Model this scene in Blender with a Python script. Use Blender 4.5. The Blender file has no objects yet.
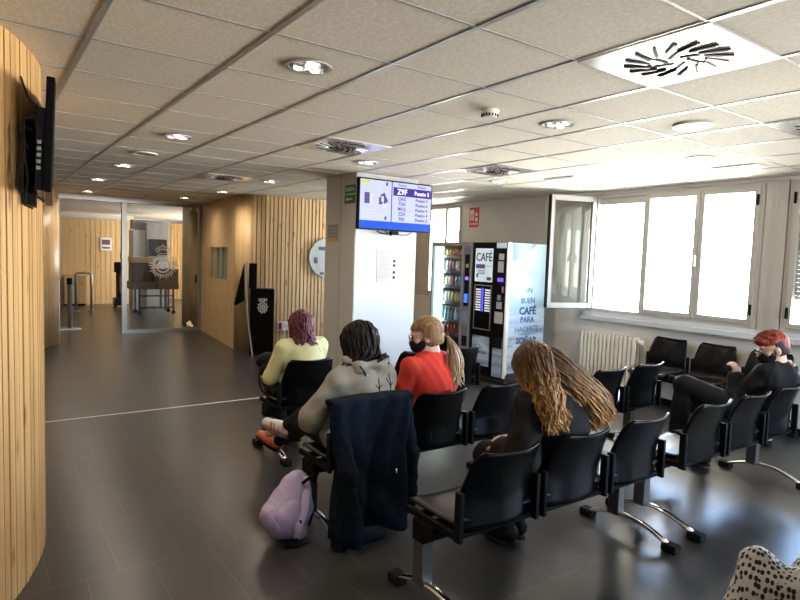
import bpy, bmesh, math, random
import numpy as np
from mathutils import Vector, Matrix
random.seed(7)
SC = bpy.context.scene
COL = SC.collection
PI = math.pi

# ------------------------------------------------------------------ camera, sky, exposure
HC = 2.53          # ceiling height
EYE = 1.62
WX = 6.5           # window wall
yaw, pitch, roll = math.radians(35.35), math.radians(-4.16), math.radians(1.93)
f_ = Vector((math.sin(yaw)*math.cos(pitch), math.cos(yaw)*math.cos(pitch), math.sin(pitch)))
r_ = Vector((math.cos(yaw), -math.sin(yaw), 0)); u_ = r_.cross(f_)
r2 = r_*math.cos(roll)+u_*math.sin(roll); u2 = u_*math.cos(roll)-r_*math.sin(roll)
cam = bpy.data.cameras.new('camera'); cam.lens = 597/800*36; cam.sensor_width = 36
camo = bpy.data.objects.new('camera', cam); COL.objects.link(camo)
camo.matrix_world = Matrix(((r2.x, u2.x, -f_.x, 0), (r2.y, u2.y, -f_.y, 0), (r2.z, u2.z, -f_.z, EYE), (0, 0, 0, 1)))
cam.clip_start = 0.05
SC.camera = camo

w = bpy.data.worlds.new('World'); SC.world = w; w.use_nodes = True
nt = w.node_tree; nt.nodes.clear()
out = nt.nodes.new('ShaderNodeOutputWorld'); bg = nt.nodes.new('ShaderNodeBackground')
tc = nt.nodes.new('ShaderNodeTexCoord'); sp = nt.nodes.new('ShaderNodeSeparateXYZ'); rp = nt.nodes.new('ShaderNodeValToRGB')
nt.links.new(tc.outputs['Generated'], sp.inputs[0]); nt.links.new(sp.outputs['Z'], rp.inputs[0])
cr = rp.color_ramp; cr.elements[0].position = 0.0; cr.elements[0].color = (1.0, .95, .87, 1)
cr.elements[1].position = 0.6; cr.elements[1].color = (.28, .50, 1.0, 1)
e = cr.elements.new(.06); e.color = (.80, .90, 1.0, 1)
e = cr.elements.new(.25); e.color = (.45, .65, 1.0, 1)
nt.links.new(rp.outputs[0], bg.inputs[0])
st = nt.nodes.new('ShaderNodeMapRange'); st.inputs[1].default_value = -.06; st.inputs[2].default_value = .05
st.inputs[3].default_value = 26.0; st.inputs[4].default_value = 27.0      # sunlit ground below the horizon, sky above
nt.links.new(sp.outputs['Z'], st.inputs[0]); nt.links.new(st.outputs[0], bg.inputs[1])
nt.links.new(bg.outputs[0], out.inputs[0])

SC.view_settings.view_transform = 'Standard'; SC.view_settings.look = 'None'
SC.view_settings.exposure = 0.85; SC.view_settings.gamma = 1.0; SC.view_settings.use_curve_mapping = False
SC.cycles.use_denoising = True
SC.cycles.max_bounces = 10; SC.cycles.diffuse_bounces = 5; SC.cycles.glossy_bounces = 4
SC.cycles.transparent_max_bounces = 12
SC.cycles.sample_clamp_indirect = 6.0
SC.cycles.caustics_reflective = False; SC.cycles.caustics_refractive = False

def portal(y0, y1, z0, z1, x=WX+.12):
    l = bpy.data.lights.new('portal', 'AREA'); l.shape = 'RECTANGLE'; l.size = z1-z0; l.size_y = y1-y0
    l.cycles.is_portal = True
    o = bpy.data.objects.new('daylight_portal', l); COL.objects.link(o)
    o.location = (x, (y0+y1)/2, (z0+z1)/2); o.rotation_euler = (0, PI/2, 0)
PORTALS = [(7.45, 8.3), (3.5, 4.85), (2.86, 3.5), (.85, 2.6), (-1.6, .45)]
for a, b in PORTALS: portal(a, b, 1.0, 2.5)
BACKWIN = [(3.5, 5.3)]
for a, b in BACKWIN:
    l = bpy.data.lights.new('portal', 'AREA'); l.shape = 'RECTANGLE'; l.size = b-a; l.size_y = 1.55; l.cycles.is_portal = True
    o = bpy.data.objects.new('daylight_portal', l); COL.objects.link(o); o.location = ((a+b)/2, -3.72, 1.72); o.rotation_euler = (PI/2, 0, 0)

# ------------------------------------------------------------------ materials
def newmat(name):
    m = bpy.data.materials.new(name); m.use_nodes = True
    return m, m.node_tree, m.node_tree.nodes['Principled BSDF']
def mat(name, col, rough=.5, metal=0., spec=.5, emit=None, es=1., noise=0., nscale=20., bump=0., bscale=80., sheen=0., coat=0.):
    m, t, b = newmat(name)
    b.inputs['Base Color'].default_value = (*col, 1); b.inputs['Roughness'].default_value = rough
    b.inputs['Metallic'].default_value = metal; b.inputs['Specular IOR Level'].default_value = spec
    if sheen: b.inputs['Sheen Weight'].default_value = sheen
    if coat: b.inputs['Coat Weight'].default_value = coat
    if emit: b.inputs['Emission Color'].default_value = (*emit, 1); b.inputs['Emission Strength'].default_value = es
    tcn = t.nodes.new('ShaderNodeTexCoord')
    if noise:
        n = t.nodes.new('ShaderNodeTexNoise'); n.inputs['Scale'].default_value = nscale; n.inputs['Detail'].default_value = 4
        t.links.new(tcn.outputs['Object'], n.inputs['Vector'])
        r = t.nodes.new('ShaderNodeValToRGB')
        r.color_ramp.elements[0].position = .3; r.color_ramp.elements[1].position = .7
        r.color_ramp.elements[0].color = (*[c*(1-noise) for c in col], 1); r.color_ramp.elements[1].color = (*[min(1, c*(1+noise)) for c in col], 1)
        t.links.new(n.outputs['Fac'], r.inputs[0]); t.links.new(r.outputs[0], b.inputs['Base Color'])
    if bump:
        n = t.nodes.new('ShaderNodeTexNoise'); n.inputs['Scale'].default_value = bscale; n.inputs['Detail'].default_value = 3
        t.links.new(tcn.outputs['Object'], n.inputs['Vector'])
        bp = t.nodes.new('ShaderNodeBump'); bp.inputs['Strength'].default_value = bump; bp.inputs['Distance'].default_value = .01
        t.links.new(n.outputs['Fac'], bp.inputs['Height']); t.links.new(bp.outputs[0], b.inputs['Normal'])
    return m
def N(t, typ, **kw):
    n = t.nodes.new(typ)
    for k, v in kw.items():
        if k.startswith('i_'): n.inputs[k[2:].replace('_', ' ')].default_value = v
        else: setattr(n, k, v)
    return n
def wood_mat(name, base, dark, knots=True, rough=.5):
    m, t, b = newmat(name)
    tcn = N(t, 'ShaderNodeTexCoord'); mp = N(t, 'ShaderNodeMapping'); mp.inputs['Scale'].default_value = (22, 22, .35)
    t.links.new(tcn.outputs['Object'], mp.inputs[0])
    n = N(t, 'ShaderNodeTexNoise'); n.inputs['Scale'].default_value = 1; n.inputs['Detail'].default_value = 2
    t.links.new(mp.outputs[0], n.inputs['Vector'])
    mp2 = N(t, 'ShaderNodeMapping'); mp2.inputs['Scale'].default_value = (90, 90, 2.5); t.links.new(tcn.outputs['Object'], mp2.inputs[0])
    n2 = N(t, 'ShaderNodeTexNoise'); n2.inputs['Scale'].default_value = 1; n2.inputs['Detail'].default_value = 4; t.links.new(mp2.outputs[0], n2.inputs['Vector'])
    mx = N(t, 'ShaderNodeMix'); mx.data_type = 'FLOAT'; mx.inputs[0].default_value = .4
    t.links.new(n.outputs['Fac'], mx.inputs[2]); t.links.new(n2.outputs['Fac'], mx.inputs[3])
    r = N(t, 'ShaderNodeValToRGB'); r.color_ramp.elements[0].position = .35; r.color_ramp.elements[1].position = .62
    r.color_ramp.elements[0].color = (*dark, 1); r.color_ramp.elements[1].color = (*base, 1)
    t.links.new(mx.outputs[0], r.inputs[0])
    last = r.outputs[0]
    if knots:
        mp3 = N(t, 'ShaderNodeMapping'); mp3.inputs['Scale'].default_value = (9, 9, 2.4); t.links.new(tcn.outputs['Object'], mp3.inputs[0])
        v = N(t, 'ShaderNodeTexVoronoi'); v.inputs['Scale'].default_value = 1; t.links.new(mp3.outputs[0], v.inputs['Vector'])
        r3 = N(t, 'ShaderNodeValToRGB'); r3.color_ramp.elements[0].position = .06; r3.color_ramp.elements[1].position = .17
        r3.color_ramp.elements[0].color = (.42, .24, .10, 1); r3.color_ramp.elements[1].color = (1, 1, 1, 1)
        t.links.new(v.outputs['Distance'], r3.inputs[0])
        mm = N(t, 'ShaderNodeMix'); mm.data_type = 'RGBA'; mm.blend_type = 'MULTIPLY'; mm.inputs[0].default_value = .8
        t.links.new(last, mm.inputs[6]); t.links.new(r3.outputs[0], mm.inputs[7]); last = mm.outputs[2]
    t.links.new(last, b.inputs['Base Color']); b.inputs['Roughness'].default_value = rough
    b.inputs['Specular IOR Level'].default_value = .35
    return m
def glass_mat(name, tint=(.96, .98, .97), f0=.05, gain=1.0):
    """thin clear pane: transparent with a facing-angle reflection, the same from both sides"""
    m = bpy.data.materials.new(name); m.use_nodes = True; t = m.node_tree; t.nodes.clear()
    o = N(t, 'ShaderNodeOutputMaterial'); tr = N(t, 'ShaderNodeBsdfTransparent'); gl = N(t, 'ShaderNodeBsdfGlossy'); mx = N(t, 'ShaderNodeMixShader')
    lw = N(t, 'ShaderNodeLayerWeight'); lw.inputs[0].default_value = .5
    pw = N(t, 'ShaderNodeMath', operation='POWER'); pw.inputs[1].default_value = 4.5
    ml = N(t, 'ShaderNodeMath', operation='MULTIPLY_ADD'); ml.inputs[1].default_value = .7*gain; ml.inputs[2].default_value = f0
    tr.inputs[0].default_value = (*tint, 1); gl.inputs['Roughness'].default_value = .02
    t.links.new(lw.outputs['Facing'], pw.inputs[0]); t.links.new(pw.outputs[0], ml.inputs[0]); t.links.new(ml.outputs[0], mx.inputs[0])
    t.links.new(tr.outputs[0], mx.inputs[1]); t.links.new(gl.outputs[0], mx.inputs[2]); t.links.new(mx.outputs[0], o.inputs[0])
    return m
def floor_mat():
    m, t, b = newmat('slate_tile')
    tcn = N(t, 'ShaderNodeTexCoord'); mp = N(t, 'ShaderNodeMapping')
    mp.inputs['Rotation'].default_value = (0, 0, PI/2); mp.inputs['Location'].default_value = (3.14, -.12, 0)
    t.links.new(tcn.outputs['Object'], mp.inputs[0])
    # running bond along y rows of 0.61 m, tiles 0.305 m wide : use brick with rows across world y
    mp.inputs['Rotation'].default_value = (0, 0, 0); mp.inputs['Location'].default_value = (-.41+.305, -3.14+.61*20, 0)
    br = N(t, 'ShaderNodeTexBrick'); br.offset = .5; br.inputs['Scale'].default_value = 1
    br.inputs['Brick Width'].default_value = .305; br.inputs['Row Height'].default_value = .61; br.inputs['Mortar Size'].default_value = .0035
    br.inputs['Mortar Smooth'].default_value = .1; br.inputs['Bias'].default_value = 0
    br.inputs['Color1'].default_value = (.033, .033, .033, 1); br.inputs['Color2'].default_value = (.046, .045, .043, 1); br.inputs['Mortar'].default_value = (.085, .082, .078, 1)
    t.links.new(mp.outputs[0], br.inputs['Vector'])
    n = N(t, 'ShaderNodeTexNoise'); n.inputs['Scale'].default_value = 2.2; n.inputs['Detail'].default_value = 8; n.inputs['Roughness'].default_value = .65
    t.links.new(tcn.outputs['Object'], n.inputs['Vector'])
    r = N(t, 'ShaderNodeValToRGB'); r.color_ramp.elements[0].position = .3; r.color_ramp.elements[1].position = .72
    r.color_ramp.elements[0].color = (.68, .68, .69, 1); r.color_ramp.elements[1].color = (1.12, 1.08, 1.02, 1)
    t.links.new(n.outputs['Fac'], r.inputs[0])
    mm = N(t, 'ShaderNodeMix'); mm.data_type = 'RGBA'; mm.blend_type = 'MULTIPLY'; mm.inputs[0].default_value = 1
    t.links.new(br.outputs['Color'], mm.inputs[6]); t.links.new(r.outputs[0], mm.inputs[7]); t.links.new(mm.outputs[2], b.inputs['Base Color'])
    r2_ = N(t, 'ShaderNodeValToRGB'); r2_.color_ramp.elements[0].color = (.27, .27, .27, 1); r2_.color_ramp.elements[1].color = (.32, .32, .32, 1)
    t.links.new(n.outputs['Fac'], r2_.inputs[0]); t.links.new(r2_.outputs[0], b.inputs['Roughness'])
    n3 = N(t, 'ShaderNodeTexNoise'); n3.inputs['Scale'].default_value = 14; n3.inputs['Detail'].default_value = 5; t.links.new(tcn.outputs['Object'], n3.inputs['Vector'])
    bp = N(t, 'ShaderNodeBump'); bp.inputs['Strength'].default_value = .05; bp.inputs['Distance'].default_value = .01
    t.links.new(n3.outputs['Fac'], bp.inputs['Height']); t.links.new(bp.outputs[0], b.inputs['Normal'])
    b.inputs['Specular IOR Level'].default_value = .85
    return m
def ceil_mat():
    m, t, b = newmat('mineral_fibre')
    tcn = N(t, 'ShaderNodeTexCoord')
    n = N(t, 'ShaderNodeTexNoise'); n.inputs['Scale'].default_value = 75; n.inputs['Detail'].default_value = 6; n.inputs['Roughness'].default_value = .7
    mp = N(t, 'ShaderNodeMapping'); mp.inputs['Scale'].default_value = (1, .55, 1); t.links.new(tcn.outputs['Object'], mp.inputs[0]); t.links.new(mp.outputs[0], n.inputs['Vector'])
    r = N(t, 'ShaderNodeValToRGB'); r.color_ramp.elements[0].position = .32; r.color_ramp.elements[1].position = .68
    r.color_ramp.elements[0].color = (.66, .60, .51, 1); r.color_ramp.elements[1].color = (.88, .82, .72, 1)
    t.links.new(n.outputs['Fac'], r.inputs[0]); t.links.new(r.outputs[0], b.inputs['Base Color']); b.inputs['Roughness'].default_value = .9
    return m
M = {}
M['floor'] = floor_mat(); M['ceil'] = ceil_mat()
M['wood'] = wood_mat('pine_slat', (.60, .37, .155), (.42, .23, .08))
M['wood2'] = wood_mat('pine_slat_light', (.80, .59, .35), (.62, .42, .21))
M['ply'] = wood_mat('pine_panel', (.72, .50, .25), (.58, .38, .18), rough=.4)
M['woodback'] = mat('wood_groove', (.26, .16, .07), .8)
M['wall'] = mat('painted_wall', (.76, .74, .70), .6, noise=.03, nscale=3)
M['pillar'] = mat('white_laminate', (.55, .59, .63), .35, noise=.02, nscale=2)
M['pillarside'] = mat('grey_laminate', (.66, .645, .61), .4, noise=.03, nscale=3)
M['alu'] = mat('aluminium', (.34, .34, .34), .35, .6)
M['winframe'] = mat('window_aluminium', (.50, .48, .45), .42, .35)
M['tbar'] = mat('ceiling_grid_metal', (.66, .66, .65), .32, .75)
M['chrome'] = mat('chrome', (.78, .78, .78), .12, 1)
M['steel'] = mat('brushed_steel', (.42, .42, .42), .35, .9)
M['plastic'] = mat('black_plastic', (.0035, .0035, .004), .27, spec=.13)
M['seatplastic'] = mat('dark_seat_plastic', (.014, .012, .012), .33)
M['matte'] = mat('matte_black', (.006, .006, .006), .6, spec=.12)
M['rubber'] = mat('black_rubber', (.009, .009, .009), .7, spec=.2)
M['white'] = mat('white_plastic', (.78, .78, .76), .4)
M['cream'] = mat('cream_enamel', (.72, .68, .56), .35)
M['glass'] = glass_mat('clear_glass')
M['sashglass'] = glass_mat('tinted_pane', (.86, .90, .87), f0=.10)
M['mirror'] = mat('mirror', (.85, .87, .88), .04, 1)
M['lamp'] = mat('lamp_glow', (1, .95, .85), .5, emit=(1, .93, .82), es=4)
M['whitepaper'] = mat('paper', (.80, .82, .84), .7)

# ------------------------------------------------------------------ object helpers
ROOT = {}
def tag(o, label, cat, group=None, kind=None):
    o['label'] = label; o['category'] = cat
    if group: o['group'] = group
    if kind: o['kind'] = kind
    return o
def empty(name, loc, label, cat, group=None, rz=0.):
    o = bpy.data.objects.new(name, None); COL.objects.link(o); o.empty_display_size = .1
    o.location = loc; o.rotation_euler = (0, 0, rz)
    mw = Matrix.Translation(Vector(loc)) @ Matrix.Rotation(rz, 4, 'Z')
    ROOT[o.name] = mw
    return tag(o, label, cat, group)
def link_mesh(name, me, m, parent=None, world=True):
    o = bpy.data.objects.new(name, me); COL.objects.link(o)
    ms = m if isinstance(m, (list, tuple)) else [m]
    for x in ms: me.materials.append(x)
    if parent is not None:
        pw = ROOT.get(parent.name, Matrix.Identity(4))
        if world: me.transform(pw.inverted())
        o.parent = parent
        ROOT[o.name] = pw
    return o
def build(name, bm, m, parent=None, smooth=False, world=True):
    me = bpy.data.meshes.new(name)
    bmesh.ops.recalc_face_normals(bm, faces=bm.faces)
    if smooth:
        for f in bm.faces: f.smooth = True
    bm.to_mesh(me); bm.free()
    return link_mesh(name, me, m, parent, world)
def struct(name, bm, m, label=None, smooth=False, parent=None):
    o = build(name, bm, m, parent, smooth)
    if parent is None:
        o['kind'] = 'structure'
        if label: o['label'] = label
    return o
def BM(): return bmesh.new()
def box(bm, x0, x1, y0, y1, z0, z1, bev=0., mi=0, mtx=None):
    r = bmesh.ops.create_cube(bm, size=1)
    vs = r['verts']
    for v in vs:
        v.co = Vector((x0+(v.co.x+.5)*(x1-x0), y0+(v.co.y+.5)*(y1-y0), z0+(v.co.z+.5)*(z1-z0)))
        if mtx is not None: v.co = mtx @ v.co
    fs = list({f for v in vs for f in v.link_faces})
    for f in fs: f.material_index = mi
    if bev:
        es = list({e for v in vs for e in v.link_edges})
        bmesh.ops.bevel(bm, geom=es, offset=bev, segments=2, affect='EDGES', profile=.7)
    return bm
def tube(bm, pts, rad, n=8, closed=False, flat=None, mi=0):
    """tube through pts; rad scalar or list; flat=(a,b) elliptical multipliers"""
    pts = [Vector(p) for p in pts]; L = len(pts)
    if not hasattr(rad, '__len__'): rad = [rad]*L
    up = Vector((0, 0, 1)); rings = []
    prevn = None
    for i, p in enumerate(pts):
        a = pts[max(0, i-1)]; b = pts[min(L-1, i+1)]
        if closed: a = pts[(i-1) % L]; b = pts[(i+1) % L]
        d = (b-a)
        d = d.normalized() if d.length > 1e-9 else Vector((0, 0, 1))
        if prevn is None:
            nn = d.cross(up)
            if nn.length < .05: nn = d.cross(Vector((1, 0, 0)))
            nn.normalize()
        else:
            nn = prevn-d*prevn.dot(d)
            nn = nn.normalized() if nn.length > 1e-6 else d.orthogonal().normalized()
        prevn = nn; bb = d.cross(nn)
        fa, fb = flat or (1, 1)
        rings.append([bm.verts.new(p+nn*math.cos(2*PI*k/n)*rad[i]*fa+bb*math.sin(2*PI*k/n)*rad[i]*fb) for k in range(n)])
    for i in range(L if closed else L-1):
        A = rings[i]; B = rings[(i+1) % L]
        for k in range(n):
            f = bm.faces.new((A[k], A[(k+1) % n], B[(k+1) % n], B[k])); f.material_index = mi; f.smooth = True
    if not closed:
        for R in (rings[0], rings[-1]):
            try: f = bm.faces.new(R); f.material_index = mi
            except ValueError: pass
    return bm
def disc(bm, c, r, axis='z', n=24, depth=.01, mi=0, r2=None):
    """a short cylinder centred at c"""
    c = Vector(c); ax = {'x': Vector((1, 0, 0)), 'y': Vector((0, 1, 0)), 'z': Vector((0, 0, 1))}[axis] if isinstance(axis, str) else Vector(axis).normalized()
    o = ax.orthogonal().normalized(); b = ax.cross(o); rings = []
    for s, rr in ((-.5, r), (.5, r if r2 is None else r2)):
        rings.append([bm.verts.new(c+ax*depth*s+(o*math.cos(2*PI*k/n)+b*math.sin(2*PI*k/n))*rr) for k in range(n)])
    for k in range(n):
        f = bm.faces.new((rings[0][k], rings[0][(k+1) % n], rings[1][(k+1) % n], rings[1][k])); f.material_index = mi
    for R in rings:
        f = bm.faces.new(R); f.material_index = mi
    return bm
def ring(bm, c, r, t, axis='y', n=28, depth=.004):
    c = Vector(c); ax = {'x': Vector((1, 0, 0)), 'y': Vector((0, 1, 0)), 'z': Vector((0, 0, 1))}[axis]
    o = ax.orthogonal().normalized(); b = ax.cross(o)
    P = [[], [], [], []]
    for k in range(n):
        d = o*math.cos(2*PI*k/n)+b*math.sin(2*PI*k/n)
        P[0].append(bm.verts.new(c+d*(r-t/2)-ax*depth/2)); P[1].append(bm.verts.new(c+d*(r+t/2)-ax*depth/2))
        P[2].append(bm.verts.new(c+d*(r+t/2)+ax*depth/2)); P[3].append(bm.verts.new(c+d*(r-t/2)+ax*depth/2))
    for k in range(n):
        q = (k+1) % n
        for a in range(4):
            A = P[a]; B = P[(a+1) % 4]; bm.faces.new((A[k], A[q], B[q], B[k]))
    return bm
def sheet(bm, fn, nu, nv, th=.01, mi=0, smooth=True):
    """closed thick sheet: fn(u,v)->Vector, u,v in 0..1 ; thickness along the numerical normal"""
    P = [[Vector(fn(i/nu, j/nv)) for j in range(nv+1)] for i in range(nu+1)]
    def nrm(i, j):
        a = P[min(nu, i+1)][j]-P[max(0, i-1)][j]; b = P[i][min(nv, j+1)]-P[i][max(0, j-1)]
        n = a.cross(b); return n.normalized() if n.length > 1e-9 else Vector((0, 0, 1))
    A = [[None]*(nv+1) for _ in range(nu+1)]; B = [[None]*(nv+1) for _ in range(nu+1)]
    for i in range(nu+1):
        for j in range(nv+1):
            n = nrm(i, j)*th/2
            A[i][j] = bm.verts.new(P[i][j]+n); B[i][j] = bm.verts.new(P[i][j]-n)
    F = []
    for i in range(nu):
        for j in range(nv):
            F.append(bm.faces.new((A[i][j], A[i+1][j], A[i+1][j+1], A[i][j+1])))
            F.append(bm.faces.new((B[i][j], B[i][j+1], B[i+1][j+1], B[i+1][j])))
    for i in range(nu):
        for j in (0, nv): F.append(bm.faces.new((A[i][j], B[i][j], B[i+1][j], A[i+1][j])))
    for j in range(nv):
        for i in (0, nu): F.append(bm.faces.new((A[i][j], A[i][j+1], B[i][j+1], B[i][j])))
    for f in F: f.smooth = smooth; f.material_index = mi
    return bm
def copy_tree(o, parent=None):
    c = o.copy(); COL.objects.link(c)
    if parent is not None: c.parent = parent
    for ch in [x for x in bpy.data.objects if x.parent == o]: copy_tree(ch, c)
    return c
def text_mesh(name, s, size, loc, rot, m, parent, align='CENTER', extrude=.0012, bold=0.0, sx=1.0):
    cu = bpy.data.curves.new(name, 'FONT'); cu.body = s; cu.size = size; cu.align_x = align; cu.align_y = 'CENTER'
    cu.extrude = extrude; cu.offset = bold; cu.resolution_u = 2
    to = bpy.data.objects.new(name+'_tmp', cu); COL.objects.link(to)
    bpy.context.view_layer.update()
    me = bpy.data.meshes.new_from_object(to.evaluated_get(bpy.context.evaluated_depsgraph_get()))
    bpy.data.objects.remove(to); bpy.data.curves.remove(cu)
    me.materials.clear(); me.name = name
    me.transform(Matrix.Translation(Vector(loc)) @ rot @ Matrix.Diagonal((sx, 1, 1, 1)))
    return link_mesh(name, me, m, parent)
ROT_MY = Matrix(((1, 0, 0, 0), (0, 0, -1, 0), (0, 1, 0, 0), (0, 0, 0, 1)))     # text readable from -y
ROT_MX = Matrix(((0, 0, -1, 0), (-1, 0, 0, 0), (0, 1, 0, 0), (0, 0, 0, 1)))    # text readable from -x

# ------------------------------------------------------------------ room shell
XL, YB, YF = -6.0, -3.6, 21.0
FARX = 6.5
bm = BM(); box(bm, XL, 9.0, YB-.2, YF+.3, -.12, 0); struct('floor', bm, M['floor'], 'dark slate tile floor in running bond')
bm = BM(); box(bm, XL, 9.0, YB-.2, 12.08, HC, HC+.15); box(bm, XL, 9.0, 12.08, YF+.3, HC+.0, HC+.15)
struct('ceiling', bm, M['ceil'], 'speckled beige mineral tile ceiling')
# ceiling grid: main runners along y (wide), cross tees along x (narrow)
bm = BM()
gx = [.41+.605*i for i in range(-10, 11)]
for x in gx:
    if x > WX-.1: continue
    box(bm, x-.013, x+.013, YB, 12.05, HC-.004, HC+.002)
bm2 = BM()
gy = [3.0+.592*k for k in range(-11, 16)]
for y in gy:
    box(bm2, XL, WX-.02, y-.006, y+.006, HC-.0035, HC+.002)
build_tees = bm2
struct('trim_1', bm, M['tbar'], 'metal T bar runners holding the ceiling tiles')
struct('trim_6', bm2, mat('cross_tee', (.36, .36, .35), .5, .35), 'thin cross bars between the ceiling tiles')
# window wall x = WX
WINS = [(7.5, 8.3), (2.86, 4.85), (.85, 2.62), (-1.6, .45)]
bm = BM()
box(bm, WX, WX+.28, YB, YF, 0, 1.0); box(bm, WX, WX+.28, YB, YF, 2.49, HC+.1)
edges = [YB]+[v for a, b in sorted(WINS) for v in (a, b)]+[YF]
for a, b in zip(edges[::2], edges[1::2]): box(bm, WX, WX+.28, a, b, 1.0, 2.49)
struct('wall_right', bm, M['wall'], 'pale grey painted wall holding the windows')
# panel joint lines on the wall above the machines
bm = BM()
for y in (5.72,): box(bm, WX-.004, WX+.001, y-.006, y+.006, 0, 2.49)
struct('trim_2', bm, M['pillarside'], 'thin vertical joint strip on the wall above the vending machines')
# boxed ledge beneath the windows
bm = BM(); box(bm, WX-.10, WX, -2.6, 4.95, .90, .955, bev=.006); box(bm, WX-.03, WX, -2.6, 4.95, .955, 1.0)
struct('trim_3', bm, M['pillar'], 'white window sill ledge above the radiator')
bm = BM(); box(bm, WX-.015, WX, YB, 5.2, 0, .08); struct('baseboard_right', bm, M['matte'], 'dark skirting along the window wall')
bm = BM(); box(bm, XL, WX+.28, YB-.2, YB, 0, .95); box(bm, XL, WX+.28, YB-.2, YB, 2.5, HC)
ed = [XL]+[v for q in BACKWIN for v in q]+[WX+.28]
for a, b in zip(ed[::2], ed[1::2]): box(bm, a, b, YB-.2, YB, .95, 2.5)
struct('wall_back', bm, M['wall'])
bm = BM(); box(bm, XL-.2, XL, YB, YF, 0, HC); struct('wall_left', bm, M['wall'])
# light floor strip
bm = BM(); box(bm, .3, 5.4, 6.215, 6.235, 0, .003); struct('trim_4', bm, M['white'], 'thin pale metal joint strip crossing the floor')

def slatwall(path, z0, z1, pitch=.046, sw=.034, depth=.018, inward=1):
    """path: list of (x,y), resampled; returns bmesh with slats and backing"""
    P = [Vector((a, b, 0)) for a, b in path]
    seg = [(P[i+1]-P[i]).length for i in range(len(P)-1)]; tot = sum(seg)
    def at(s):
        i = 0
        while i < len(seg)-1 and s > seg[i]: s -= seg[i]; i += 1
        d = (P[i+1]-P[i]).normalized(); return P[i]+d*s, d
    bm = BM(); bk = BM()
    n = int(tot/pitch)
    for k in range(n):
        s = (k+.5)*pitch; p, d = at(s); nn = Vector((d.y, -d.x, 0))*inward
        ww = sw*random.uniform(.92, 1.06); dd = depth*random.uniform(.85, 1.1)
        mt = Matrix(((d.x, nn.x, 0, p.x), (d.y, nn.y, 0, p.y), (0, 0, 1, 0), (0, 0, 0, 1)))
        box(bm, -ww/2, ww/2, 0, dd, z0, z1, mtx=mt)
    m = max(8, int(tot/.1))
    for k in range(m):
        a, d = at(tot*k/m); b, d2 = at(tot*(k+1)/m-1e-4)
        n1 = Vector((d.y, -d.x, 0))*inward; n2 = Vector((d2.y, -d2.x, 0))*inward
        vs = []
        for q, nn in ((a, n1), (b, n2)):
            for off in (.002, -.05):
                for z in (z0, z1): vs.append(bk.verts.new((q.x+nn.x*off, q.y+nn.y*off, z)))
        a0, a1, a2, a3, b0, b1, b2, b3 = vs
        for f in ((a0, b0, b1, a1), (a2, a3, b3, b2), (a1, b1, b3, a3), (a0, a2, b2, b0), (a0, a1, a3, a2), (b0, b2, b3, b1)): bk.faces.new(f)
    return bm, bk
def panelwall(path, z0, z1, th=.05, inward=1):
    P = [Vector((a, b, 0)) for a, b in path]; bm = BM(); R = []
    for i, p in enumerate(P):
        d = (P[min(len(P)-1, i+1)]-P[max(0, i-1)]).normalized(); nn = Vector((d.y, -d.x, 0))*inward
        R.append([bm.verts.new((p.x+nn.x*o, p.y+nn.y*o, z)) for o, z in ((0, z0), (0, z1), (-th, z1), (-th, z0))])
    for A, B in zip(R, R[1:]):
        for k in range(4):
            f = bm.faces.new((A[k], A[(k+1) % 4], B[(k+1) % 4], B[k])); f.smooth = (k in (0, 2))
    bm.faces.new(R[0]); bm.faces.new(R[-1])
    return bm
def arc(cx, cy, r, a0, a1, n=14, r2=None):
    r2 = r2 or r
    return [(cx+r*math.cos(math.radians(a0+(a1-a0)*k/n)), cy+r2*math.sin(math.radians(a0+(a1-a0)*k/n))) for k in range(n+1)]

# left foreground slatted curve
path = [(-1.9, 2.05)]+arc(-1.62, 4.15, 1.9, -75, -0, 40, 1.9)
# push so that it passes (0.08,3.2) (0.21,3.5) (0.285,4.1)
path = [(-1.9, 2.35), (-.9, 2.42)]+arc(-.72, 3.95, 1.0, -78, 0, 40, 1.42)+arc(-.72, 4.5, 1.0, 0, 90, 20)
bs, bk = slatwall(path, 0, HC-.002, pitch=.050, sw=.041, depth=.020)
wl = struct('wall_curved_left', bs, M['wood'], 'curved wall of vertical pine slats at left foreground')
build('backing', bk, M['woodback'], wl)
# far left plywood jamb beside the glass partition
path = arc(.2, 11.45, .92, -80, -15, 16)+[(1.12, 11.6), (1.13, 12.1)]
ow = struct('wall_panel_left', panelwall(path, 0, HC-.001), M['ply'], 'pine panel wall curving into the left jamb of the glass partition')
# middle: flat ply panel then curve then slats
flat = [(3.66, 12.1), (3.46, 9.75)]
# split around a small window z 1.12..1.68, y 10.06..11.27 (flat panel part)
def xflat(y): return 3.46+(y-9.75)*(.2/2.35)
bm = BM()
for (y0, y1, z0, z1) in ((11.27, 12.08, 0, HC), (10.05, 11.27, 0, 1.12), (10.05, 11.27, 1.68, HC), (9.6, 10.05, 0, HC)):
    vs = [bm.verts.new((xflat(y)+o, y, z)) for y in (y0, y1) for o in (0, .06) for z in (z0, z1)]
    a0, a1, a2, a3, b0, b1, b2, b3 = vs
    for f in ((a0, b0, b1, a1), (a2, a3, b3, b2), (a1, b1, b3, a3), (a0, a2, b2, b0), (a0, a1, a3, a2), (b0, b2, b3, b1)): bm.faces.new(f)
wc = struct('wall_panel_middle', bm, M['ply'], 'flat pine panel wall with a small window')
path = [(xflat(9.6), 9.6)]+[(3.452+.42*(1-math.cos(a)), 9.6-.45*math.sin(a)) for a in [PI/2*k/12 for k in range(1, 8)]]
p2 = [(3.452+.42*(1-math.cos(a)), 9.6-.45*math.sin(a)) for a in [PI/2*k/12 for k in range(7, 13)]]+[(4.4, 9.10), (6.48, 9.03)]
ww_ = struct('wall_curved_corner', panelwall(path, 0, HC-.001, inward=1), M['ply'], 'smooth curved pine corner beside the kiosk')
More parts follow.
